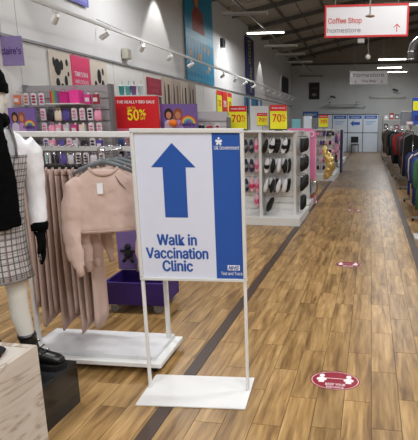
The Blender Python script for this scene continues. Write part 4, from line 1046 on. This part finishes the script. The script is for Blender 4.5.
# ------------------------------------------------------------------ shoe gondola
gw = mat('gondola_white', (214, 214, 212), .4, noise=.03)
sg = thing('shoe_gondola', 'white shoe display gondola beside the aisle with hanging shoes', 'shelving', (0, 0, 0))
SXL, SXD, SXR, SYF = -2.1, -1.615, -1.13, 6.93
MB().span((SXL, SYF - .27, 0), (-1.015, 8.0 - .25, .13)).build('base', gw, sg, bevel=.006)
MB().span((SXL, SYF + .0, .13), (SXR, SYF + .04, 1.40)).build('back_panel', gw, sg)
z = .22
while z < 1.33:
    MB().span((SXD + .03, SYF - .015, z), (SXR - .01, SYF, z + .09)).build('slat', gw, sg); MB().span((SXL + .02, SYF - .015, z), (SXD - .03, SYF, z + .09)).build('slat', gw, sg); z += .1
MB().span((SXD - .025, SYF - .2, .13), (SXD + .02, SYF, 1.385)).build('divider', gw, sg, bevel=.003)
MB().span((SXR - .02, SYF - .03, .13), (SXR + .02, SYF + .6, 1.39)).build('end_panel', gw, sg, bevel=.003)
MB().span((SXL, SYF - .22, 1.385), (SXR + .02, SYF + .6, 1.405)).build('top_shelf', gw, sg, bevel=.003)
g3 = thing('shoe_gondola', 'second white shoe gondola just behind, with black shoes at aisle', 'shelving', (0, 0, 0))
MB().span((-2.0, 7.95, 0), (-1.05, 8.685, .12)).build('base', gw, g3, bevel=.006)
MB().span((-2.0, 8.62, .12), (-1.12, 8.66, 1.38)).build('back_panel', gw, g3)
MB().span((-2.0, 8.40, 1.38), (-1.22, 8.66, 1.40)).build('top_shelf', gw, g3)
def shoe_proto(label, up, so, kind):
    t = thing('hanging_shoe', label, 'shoe')
    # sole along -z (hung by heel strap), toe down; thickness in y
    n = 16
    def outl(k_, y):   # foot shape in x,z
        return [(.042 * k_ * math.sin(2 * math.pi * q / n) * (1.0 if math.cos(2 * math.pi * q / n) < 0 else .82), y, -.115 + .115 * k_ * math.cos(2 * math.pi * q / n)) for q in range(n)]
    MB().rings([outl(.97, .012), outl(1.0, .004), outl(1.0, -.008), outl(.96, -.014)]).build('sole', so, t, smooth=False)
    if kind == 'trainer':
        o = MB().rings([[(x * .95, -.013, z * .97 - .003) for x, y, z in outl(1, 0)], [(x * .9, -.03, z * .95 - .005) for x, y, z in outl(1, 0)], [(x * .7, -.055, z * .75 - .02 if z < -.1 else z * .9) for x, y, z in outl(1, 0)], [(x * .45, -.066, z * .55 - .03) for x, y, z in outl(1, 0)]]).build('upper', up, t, smooth=True)
        for q in range(3): MB().tube([(-.018, -.063, -.07 - q * .02), (.018, -.063, -.072 - q * .02)], .003, 5).build('lace', so, t)
    else:
        MB().tube([(-.036, -.012, -.12), (-.02, -.04, -.125), (0, -.05, -.13), (.02, -.04, -.125), (.036, -.012, -.12)], [(.03, .006)] * 5, 10).build('strap', up, t, smooth=True)
    MB().tube([(0, -.012, -.01), (0, -.004, .02)], .003, 5).build('hang_tag', white_pr, t)
    return t
blk = mat('shoe_black', (13, 13, 14), .5); wht = mat('shoe_white', (220, 220, 222), .5); pnk = mat('shoe_pink', (222, 96, 140), .6); gry = mat('shoe_grey', (130, 130, 138), .6); hot = mat('shoe_hotpink', (226, 50, 100), .5); ppk = mat('shoe_palepink', (232, 170, 190), .6); nvy = mat('shoe_navy', (36, 40, 70), .6)
S = {'bw': shoe_proto('', blk, wht, 'trainer'), 'wb': shoe_proto('', wht, blk, 'trainer'), 'bb': shoe_proto('', blk, blk, 'trainer'), 'pk': shoe_proto('', pnk, ppk, 'slider'), 'gy': shoe_proto('', gry, nvy, 'slider'), 'hp': shoe_proto('', hot, ppk, 'slider'), 'bs': shoe_proto('', blk, wht, 'slider')}
used = set(); SC = {}
NM = {'bw': 'black trainer with white sole', 'wb': 'white trainer with black sole', 'bb': 'all black trainer', 'pk': 'pink slider', 'gy': 'grey slider with navy sole', 'hp': 'hot pink slider', 'bs': 'black strapped slider with white sole'}
def put_shoe(k, x, y, z, where, rx=0, ry=0, rz=0, s=1.0):
    o = S[k] if k not in used else copy_tree(S[k]); used.add(k)
    o.location = (x, y, z); o.rotation_euler = (rx, ry, rz); o.scale = (s, s, s)
    SC[where] = SC.get(where, -1) + 1
    o['label'] = NM[k] + ' ' + ORD[SC[where]] + ' ' + where; o['group'] = 'shoes on the display gondolas'
    return o
rows = [(1.30, 'on the top row of the shoe gondola'), (1.01, 'on the middle row of the shoe gondola'), (.71, 'on the third row of the shoe gondola')]
for ri, (z, wh) in enumerate(rows):
    tilt = [16, 8, 14][ri]
    for k in range(8):
        kind = [['bw', 'wb', 'bs', 'bw', 'bw', 'wb', 'bs', 'bb'], ['bs', 'wb', 'bw', 'bs', 'wb', 'bs', 'bw', 'bb'], ['wb', 'bs', 'bw', 'bb', 'wb', 'bs', 'wb', 'bb']][ri][k]
        put_shoe(kind, -1.50 + .094 * (k // 2) + .03 * (k % 2), SYF - (.09 if k % 2 else .195), z, wh, 0, R(tilt), 0, 1.0)
    for x in (-1.50, -1.37, -1.24): MB().tube([(x, SYF, z + .02), (x, SYF - .22, z + .02), (x, SYF - .23, z + .035)], .004, 5).build('hook', chrome, sg)
    # left bay: sliders hung in pairs
    for k, (x, kind) in enumerate(((-2.04, 'pk'), (-1.95, 'gy'), (-1.86, 'gy'), (-1.77, ['gy', 'gy', 'hp'][ri]), (-1.688, 'pk'))):
        put_shoe(kind, x, SYF - .12, z - .01, wh.replace('of the shoe gondola', 'in the left gondola bay'), 0, 0, 0, .92)
    for x in (-1.99, -1.85, -1.715): MB().tube([(x, SYF, z + .01), (x, SYF - .18, z + .01), (x, SYF - .19, z + .025)], .004, 5).build('hook', chrome, sg)
    # aisle side, black shoes
    for k in range(5):
        put_shoe(['bb', 'bw', 'bb', 'bs', 'bb'][k], SXR + .09, SYF + .07 + .105 * k, z, wh.replace('of the shoe gondola', 'at the aisle side'), 0, R(6), R(90), .95)
    for k in range(2): MB().tube([(SXR + .02, SYF + .12 + .26 * k, z + .02), (SXR + .15, SYF + .12 + .26 * k, z + .02)], .004, 5).build('hook', chrome, sg)
put_shoe('bb', -1.44, SYF - .12, .42, 'alone at the bottom of the shoe gondola', 0, R(24), R(-10), 1.1)
MB().tube([(-1.44, SYF, .44), (-1.44, SYF - .14, .44)], .004, 5).build('hook', chrome, sg)
MB().tube([(SXR + .02, SYF + .2, .425), (SXR + .14, SYF + .2, .425)], .004, 5).build('hook', chrome, sg)
for k in range(2): put_shoe('bb', SXR + .08, SYF + .15 + .11 * k, .41, 'low at the aisle end of the shoe gondola', 0, R(4), R(90))
put_shoe('pk', -1.70, SYF - .12, .47, 'low in the left bay of the shoe gondola', 0, 0, 0, .92)
for ri, z in enumerate((1.28, .98, .68)):
    for k in range(3): put_shoe(['hp', 'bb', 'bs'][ri], -1.38 + .1 * k, 8.50, z, 'on the second gondola beside the pink panel', 0, R(5), 0, .95)
    MB().tube([(-1.28, 8.62, z + .02), (-1.28, 8.46, z + .02)], .004, 5).build('hook', chrome, g3)

# seventy percent signs
def sale70(label, c, w, h, post, rz=0):
    t, fy = front_panel('sale_card', label, 'sale sign', c, w, h, yellow_pr, .012, rz, 'yellow and red sale cards')
    flat('header', [(-w/2, .26 * h), (w/2, .26 * h), (w/2, .5 * h), (-w/2, .5 * h)], red_pr, t, fy)
    text('lettering', 'THE REALLY BIG SALE', white_pr, t, (0, fy - .002, .38 * h), width=.8 * w, height=.06 * h, bold=.02)
    text('lettering', '70', red_pr, t, (-.09 * w, fy - .001, -.02 * h), width=.5 * w, height=.3 * h, bold=.03)
    text('lettering', '%', red_pr, t, (.31 * w, fy - .001, .03 * h), width=.22 * w, height=.18 * h, bold=.02)
    text('lettering', 'OFF', red_pr, t, (.31 * w, fy - .001, -.13 * h), width=.2 * w, height=.07 * h, bold=.02)
    flat('dark_strip', [(-w/2, -.5 * h), (w/2, -.5 * h), (w/2, -.46 * h), (-w/2, -.46 * h)], dark_metal, t, fy)
    MB().tube([(0, .01, -h / 2 - post), (0, .01, .1)], .008, 6).build('stem', chrome, t); MB().box((0, .02, -h / 2 - post + .006), (.12, .1, .012)).build('foot', dark_metal, t)
    return t
for (u0, v0, u1, v1, Y, lab, zb) in ((229, 106, 247, 131, 7.1, 'yellow and red sale card right behind the poster stand', 1.4065), (270, 105, 287, 132, 7.1, 'yellow and red sale card standing on the shoe gondola', 1.4065)):
    a, b = at_y(u0, v0, Y), at_y(u1, v1, Y)
    lift = max(b.z, zb + .013); sale70(lab, ((a.x + b.x) / 2, Y, (a.z + lift) / 2), b.x - a.x, a.z - lift, lift - zb)
# pink panel
a, b = at_y(284, 124, 8.76), at_y(316, 195, 8.76)
pk_m = mat('pink_board', (226, 130, 176), .55, noise=.06)
t = thing('pink_display_board', 'tall pink display board between the shoe gondola and gold balloon', 'display board', ((a.x + b.x) / 2, 8.76, 0))
w = b.x - a.x
MB().prism([(-w/2, .03), (w/2, .03), (w/2, 1.3)] + [(w/2 - .14 + .14 * math.cos(q), 1.3 + .14 * math.sin(q)) for q in [math.pi / 2 * k / 6 for k in range(1, 7)]] + [(-w/2 + .14 - .14 * math.sin(q), 1.3 + .14 * math.cos(q)) for q in [math.pi / 2 * k / 6 for k in range(0, 7)]], -.015, .015).build('board', pk_m, t)
MB().box((0, .1, .015), (w, .18, .03)).build('foot', white, t, bevel=.004)
ring = MB().tube([(w/2 - .09 + .045 * math.cos(2 * math.pi * k / 16), -.02, 1.33 + .045 * math.sin(2 * math.pi * k / 16)) for k in range(17)], .008, 6).build('emblem_ring', white_pr, t)
MB().box((w/2 - .012, -.016, .65), (.024, .006, 1.2)).build('pale_edge', ppk, t)
t2 = thing('round_mirror', 'small round mirror leaning low against the pink board', 'mirror', ((a.x + b.x) / 2 + w * .40, 8.715, .33))
MB().stack([(0, 0, -.14, .02, .012), (0, 0, -.10, .07, .012), (0, 0, 0, .09, .012), (0, 0, .10, .07, .012), (0, 0, .14, .02, .012)], 20).build('glass', chrome, t2, smooth=True)
MB().tube([(.095 * math.cos(2 * math.pi * k / 20), 0, .145 * math.sin(2 * math.pi * k / 20)) for k in range(21)], .01, 6).build('rim', mat('brass', (180, 150, 80), .3, .8), t2); MB().tube([(0, .01, -.14), (0, .0, -.30)], .02, 8).build('foot', mat('brass', (180, 150, 80), .3, .8), t2)
# gold foil balloon
gold = mat('gold_foil', (226, 198, 128), .3, .7, noise=.1, scale=6, bump=.4, bscale=14)
p = at_y(327, 162, 11.2)
t = thing('foil_balloon', 'crumpled gold foil balloon hanging beside the aisle', 'balloon', (p.x, 11.2, p.z))
bl = MB().tube([(-.06, 0, .42), (-.09, 0, .30), (-.02, 0, .16), (.10, 0, .02), (.12, 0, -.12), (.03, 0, -.26), (-.03, 0, -.36), (-.10, 0, -.42)], [.03, .09, .12, .15, .15, .12, .08, .03], 16)
bl.v = [(x * .75, y * .75, z) for x, y, z in bl.v]
o = bl.build('foil', gold, t, smooth=True); remesh(o, .02, 2, .09, .09)
MB().tube([(-.06, 0, .42), (-.05, .3, 1.38 - p.z), (-.08, 1.42, 1.385 - p.z)], .004, 5).build('string', white_pr, t)
MB().tube([(-.06, 0, .41), (-.07, 0, .45)], [.012, .02], 8).build('neck', gold, t)
# far gondolas on the left of the aisle
def far_gondola(label, x0, x1, y0, y1, zt, end=None):
    t = thing('far_gondola', label, 'shelving', ((x0 + x1) / 2, y0, 0))
    w = x1 - x0
    MB().box((0, (y1 - y0) / 2, .08), (w, y1 - y0, .16)).build('base', gw, t)
    MB().box((-.06, .3, zt / 2 + .08), (w - .16, .04, zt - .16)).build('back_panel', gw, t)
    MB().box((w / 2 - .14, (y1 - y0) / 2 + .2, zt / 2 + .08), (.04, y1 - y0 - .5, zt - .16)).build('side_panel', gw, t)
    MB().box((0, .3, zt + .02), (w - .1, .5, .03)).build('top_shelf', gw, t)
    if end: MB().box((w / 2 + .02, (y1 - y0) - .4, zt / 2), (.05, .7, zt)).build('end_board', end, t)
    return t
far_gondola('far white gondola with pink and black accessories, navy end board', -2.2, -.95, 12.6, 15.6, 1.36, mat('navy_board', (28, 34, 84), .5))
far_gondola('farthest white gondola on the left before the booths', -2.3, -1.05, 17.0, 20.5, 1.3)
for ri, z in enumerate((1.34, 1.1, .86, .62, .42)):
    for k in range(14):
        hang_item(rnd.choice((1, 0, 2, 2, 1, 2, 4)), rnd.choice((1, 1, 0, 3)), -2.1 + .082 * k + .02, 12.76, z, 'on the front of the far gondola, row %s' % ['one', 'two', 'three', 'four', 'five'][ri], .76, 'accessories on the far gondola')
for ri, z in enumerate((1.26, .98, .7)):
    for k in range(5):
        o = hang_item(rnd.choice((1, 0, 2, 4)), rnd.choice((1, 3)), -.98, 13.1 + .32 * k, z, 'on aisle side of the far gondola, %s row' % ['top', 'middle', 'low'][ri], 1.5, 'accessories on the far gondola'); o.rotation_euler = (0, 0, R(90))
    for k in range(6): hang_item(rnd.choice((1, 2, 4, 8)), rnd.choice((1, 3)), -2.14 + .14 * k, 17.15, z, 'on farthest gondola, %s row' % ['top', 'middle', 'low'][ri], 1.25, 'accessories on the farthest gondola')
a, b = at_y(319, 115, 12.9), at_y(328, 127.5, 12.9)
sale70('small distant sale card on the far gondola by the aisle', ((a.x + b.x) / 2, 12.9, (a.z + b.z) / 2), b.x - a.x, a.z - b.z, b.z - 1.395 if b.z > 1.41 else .015)
# mid background stock between the shoe gondola and the left wall
def mid_unit(label, x0, x1, y, zt, c, hdr=None, text_=None):
    t = thing('stock_display', label, 'display', ((x0 + x1) / 2, y, 0))
    w = x1 - x0; m_ = mat('disp_%d_%d_%d' % c, c, .5, noise=.06)
    MB().box((0, 0, zt * .35), (w, .4, zt * .7)).build('body', gw, t, bevel=.005)
    MB().box((0, .05, zt * .85), (w, .04, zt * .3)).build('header', m_, t, bevel=.004)
    for s in (-1, 1): MB().box((s * w / 2, .05, zt / 2), (.03, .05, zt)).build('upright', gpost, t)
    return t
for (u0, u1, v, Y, c, lab) in ((249, 269, 106, 11.5, (206, 206, 208), 'plain white display header behind the shoe gondola'), (291, 301, 119, 10.8, (120, 186, 196), 'aqua display header left of the pink board'), (234, 247, 113, 13.5, (150, 190, 210), 'pale blue display header far behind the poster stand'), (303, 312, 116, 16.3, (190, 196, 204), 'light grey display header far behind the pink board')):
    a, b = at_y(u0, v, Y), at_y(u1, v, Y)
    mid_unit(lab, a.x, b.x, Y, a.z, c)
a, b = at_y(257, 113, 11.2), at_y(267.5, 126, 11.2)
sale70('small sale card in front of the plain white header', ((a.x + b.x) / 2, 11.2, (a.z + b.z) / 2), b.x - a.x, a.z - b.z, b.z - .01)
for k, (u, v, Y, c) in enumerate(((199, 117, 8.2, (70, 60, 66)), (207, 116, 8.2, (190, 160, 150)), (214, 117, 8.2, (60, 50, 60)), (222, 117, 8.2, (200, 140, 150)))):
    p = at_y(u, v, Y)
    t = thing('handbag', ['black handbag nearest the advert board', 'beige handbag second from the advert board', 'dark plum handbag third from the advert board', 'pink handbag next to the sale card'][k], 'handbag', (p.x, Y, p.z - .1), 0, 'handbags on the stock shelf'); t.scale = (.8, .8, .95)
    m_ = mat('handbag%d' % k, c, .5)
    MB().stack([(0, 0, -.1, .075, .04), (0, 0, 0, .078, .042), (0, 0, .09, .06, .025)], 16, .6).build('body', m_, t, smooth=True)
    MB().tube([(-.04, 0, .085), (-.03, 0, .16), (.03, 0, .16), (.04, 0, .085)], .006, 6).build('handle', m_, t)
a, b = at_y(196, 130, 8.2), at_y(229, 130, 8.2)
t = thing('stock_shelf', 'white stock shelf carrying the row of handbags', 'shelving', ((a.x + b.x) / 2, 8.25, 0))
w = b.x - a.x; zs = at_y(210, 117, 8.2).z - .2
MB().box((0, 0, zs - .012), (w + .1, .3, .02)).build('shelf', gw, t); MB().box((0, .14, zs / 2), (w + .1, .02, zs)).build('back_panel', gw, t)
for s in (-1, 1): MB().box((s * (w / 2 + .04), 0, zs / 2), (.02, .3, zs - .03)).build('side', gw, t)

# ------------------------------------------------------------------ clothes racks right of the aisle
def side_rack(label, x, y0, y1, z=1.36):
    t = thing('clothes_rail', label, 'rail', (x, 0, 0))
    MB().tube([(0, y0, z), (0, y1, z)], .014, 8).build('rail', chrome, t, smooth=True)
    for y in (y0 + .05, y1 - .05):
        MB().tube([(0, y, .06), (0, y, z)], .014, 8).build('post', chrome, t, smooth=True)
        MB().box((0, y, .06), (.56, .035, .03)).build('foot_bar', grey_metal, t)
        for s in (-1, 1): MB().tube([(s * .25, y - .012, .023), (s * .25, y + .012, .023)], .023, 10).build('caster', black_pl, t)
    return t
def garment_proto(c, kind):
    t = thing('hanging_garment', '', 'clothing')
    m_ = mat('garment_%d_%d_%d' % c, c, .9, noise=.12, scale=14, bump=.2, bscale=60)
    L_ = {'dress': .85, 'top': .62, 'trousers': .95}[kind]
    b = MB()
    wv = [.0, .02, -.015, .02, .01]
    b.stack([(.0, 0, -.10 - L_, .22, .06), (0, .006, -.1 - L_ * .6, .205, .055), (0, -.004, -.1 - L_ * .3, .20, .05), (0, 0, -.2, .205, .045), (0, 0, -.14, .19, .035), (0, 0, -.085, .09, .025), (0, 0, -.07, .06, .02)], 22, .75)
    vs = []
    for (x, y, z) in b.v:
        k = max(0, min(1, (-z - .2) / .5)); vs.append((x * (1 + .05 * math.sin(z * 9)), y + .012 * k * math.sin(x * 45), z))
    b.v = vs
    if kind != 'trousers':
        for s in (-1, 1): b.tube([(s * .17, 0, -.155), (s * .22, .0, -.22), (s * .225, .005, -.42), (s * .215, -.01, -.6)], [.045, .05, .046, .036], 10)
    b.build('cloth', m_, t, smooth=True)
    MB().tube([(0, 0, -.09), (0, 0, -.035), (.02, 0, -.016), (.026, 0, .006), (.014, 0, .027), (-.012, 0, .027), (-.024, 0, .012)], .003, 6).build('hanger_hook', chrome, t)
    return t
gcols = [((26, 26, 30), 'black'), ((58, 58, 66), 'charcoal'), ((36, 44, 58), 'dark navy'), ((150, 42, 40), 'red'), ((52, 70, 74), 'dark teal'), ((96, 84, 76), 'taupe'), ((150, 150, 152), 'light grey'), ((34, 62, 130), 'bright blue'), ((60, 104, 70), 'green'), ((214, 190, 150), 'sand')]
gp = {}
def put_garment(ci, kind, x, y, z, where, rz, group):
    key = (ci, kind)
    if key in gp: o = copy_tree(gp[key])
    else: o = garment_proto(gcols[ci][0], kind); gp[key] = o
    o.location = (x, y, z); o.rotation_euler = (0, 0, rz)
    o['label'] = '%s %s hanging %s' % (gcols[ci][1], {'dress': 'dress', 'top': 'long-sleeved top', 'trousers': 'long garment'}[kind], where); o['group'] = group
    return o
racks = [('nearest clothes rail right of the aisle with children\'s clothes', .95, 7.3, 9.3, [8, 7, 7, 2, 7, 9, 7, 2, 7], 'on nearest right-hand rail'),
         ('second clothes rail right of the aisle with dark clothes', .98, 11.1, 13.3, [0, 6, 1, 0, 3, 1, 4, 0, 1, 0, 4, 0], 'on second right-hand rail'),
         ('third clothes rail right of the aisle with dark clothes', .92, 14.0, 16.6, [3, 1, 0, 4, 0, 2, 0, 1, 5, 0, 1, 0], 'on third right-hand rail'),
         ('fourth clothes rail right of the aisle with dark clothes', .88, 17.4, 20.0, [0, 4, 2, 0, 1, 5, 0, 2], 'on fourth right-hand rail'),
         ('farthest clothes rail right of the aisle near the booths', .8, 21.0, 23.6, [5, 0, 2, 5, 1, 0], 'on farthest right-hand rail')]
for ri, (lab, x, y0, y1, cs, wh) in enumerate(racks):
    z = 1.36 if ri else 1.12
    side_rack(lab, x, y0, y1, z)
    for k, ci in enumerate(cs):
        y = y0 + .19 + k * (y1 - y0 - .38) / (len(cs) - 1)
        put_garment(ci, rnd.choice(('dress', 'top', 'trousers')) if ri else ['dress', 'top', 'dress'][k % 3], x, y, z - .006, ORD[k] + ' ' + wh, R(rnd.uniform(-4, 4)), 'clothes ' + wh)
# front colourful shirt with print on the nearest rail (faces the aisle)
# stock boxes on top of rails in the right background
shelf = thing('top_shelf_unit', 'pale shelf unit behind the right-hand rails carrying stock boxes', 'shelving', (1.75, 14.5, 0))
MB().box((0, 0, 1.50), (1.1, 3.0, .03)).build('shelf', offwhite, shelf)
for sx in (-1, 1):
    for sy in (-1, 1): MB().box((sx * .44, sy * 1.45, .745), (.04, .04, 1.49)).build('post', offwhite, shelf)
for (u0, v0, u1, v1, Y, c, lab, nm) in ((401, 112, 412, 124, 14.2, (132, 134, 140), 'grey storage box on the right background shelf', 'storage_box'),
                                        (406, 121.5, 413, 132, 13.4, (200, 150, 170), 'small pink framed card on the right background shelf', 'framed_card'),
                                        (413, 98, 424, 125, 13.6, (40, 80, 170), 'blue and yellow toy box at the right edge', 'toy_box')):
    a, b = at_y(u0, v0, Y), at_y(u1, v1, Y)
    zb = 1.515
    t = thing(nm, lab, nm.replace('_', ' '), ((a.x + b.x) / 2, Y, zb)); w, h = b.x - a.x, a.z - zb
    MB().box((0, 0, h / 2), (w, .3 if nm != 'framed_card' else .02, h)).build('carton', mat('sb_%s' % nm, c, .5), t, bevel=.005)
    if nm == 'toy_box': MB().box((0, -.152, h * .7), (w, .004, h * .35)).build('yellow_label', yellow_pr, t); MB().box((0, -.154, h * .25), (w * .7, .004, h * .2)).build('dark_label', navy, t)
    if nm == 'framed_card': MB().box((0, -.012, h / 2), (w * .7, .004, h * .7)).build('card', white_pr, t)
    if nm == 'storage_box': MB().box((0, 0, h + .012), (w + .02, .32, .025)).build('lid', offwhite, t)
# far right stock shelf by the booths
t = thing('far_shelf_unit', 'cluttered grey shelf unit right of the booth panels', 'shelving', (1.35, 25.6, 0))
for z in (.3, .8, 1.3, 1.8): MB().box((0, 0, z), (1.5, .4, .03)).build('shelf', offwhite, t)
for s in (-.74, .74): MB().box((s, 0, 1.0), (.04, .4, 2.0)).build('side', grey_metal, t)
for ri, z in enumerate((.315, .815, 1.315, 1.815)):
    for k in range(5):
        c = rnd.choice(((150, 60, 60), (196, 186, 170), (60, 100, 130), (90, 80, 74), (180, 180, 186), (70, 130, 150)))
        o = thing('stock_carton', ORD[k] + ' carton, %s, on the ' % {150: 'red', 196: 'cream', 60: 'blue', 90: 'brown', 180: 'grey', 70: 'teal'}[c[0]] + ['lowest', 'second', 'third', 'top'][ri] + ' far shelf by the booths', 'carton', (1.35 - .56 + .28 * k, 25.6, z + .001), 0, 'cartons on the far shelf')
        h = rnd.uniform(.2, .38); MB().box((0, 0, h / 2), (.22, .25, h)).build('carton', mat('ct_%d' % c[0], c, .6), o, bevel=.005); MB().box((0, -.127, h / 2), (.12, .003, h * .4)).build('label', white_pr, o)
# white bagged garment post at the right edge
t = thing('display_post', 'pale metal display post at the right edge of the aisle', 'post', (.70, 6.25, 0))
MB().tube([(0, 0, .02), (0, 0, 1.2)], .016, 10).build('pole', offwhite, t, smooth=True); MB().box((0.1, 0, .01), (.36, .3, .02)).build('base', offwhite, t, bevel=.004); MB().box((.12, 0, 1.2), (.3, .03, .03)).build('arm', offwhite, t)

# lettering and print belong to the panel that carries them
PRE = ('lettering', 'printed', 'arrow', 'print', 'header', 'blue_band', 'crest', 'logo_box', 'rainbow', 'dark_strip', 'pink_strip')
kids = {}
for o in bpy.data.objects:
    if o.parent is not None: kids.setdefault(o.parent.name, []).append(o)
for o in list(bpy.data.objects):
    if o.parent is None and o.name in kids:
        pan = [c for c in kids[o.name] if c.name.split('.')[0] in ('panel', 'poster', 'disc')]
        if pan:
            for c in kids[o.name]:
                if c is not pan[0] and c.name.split('.')[0].startswith(PRE): c.parent = pan[0]
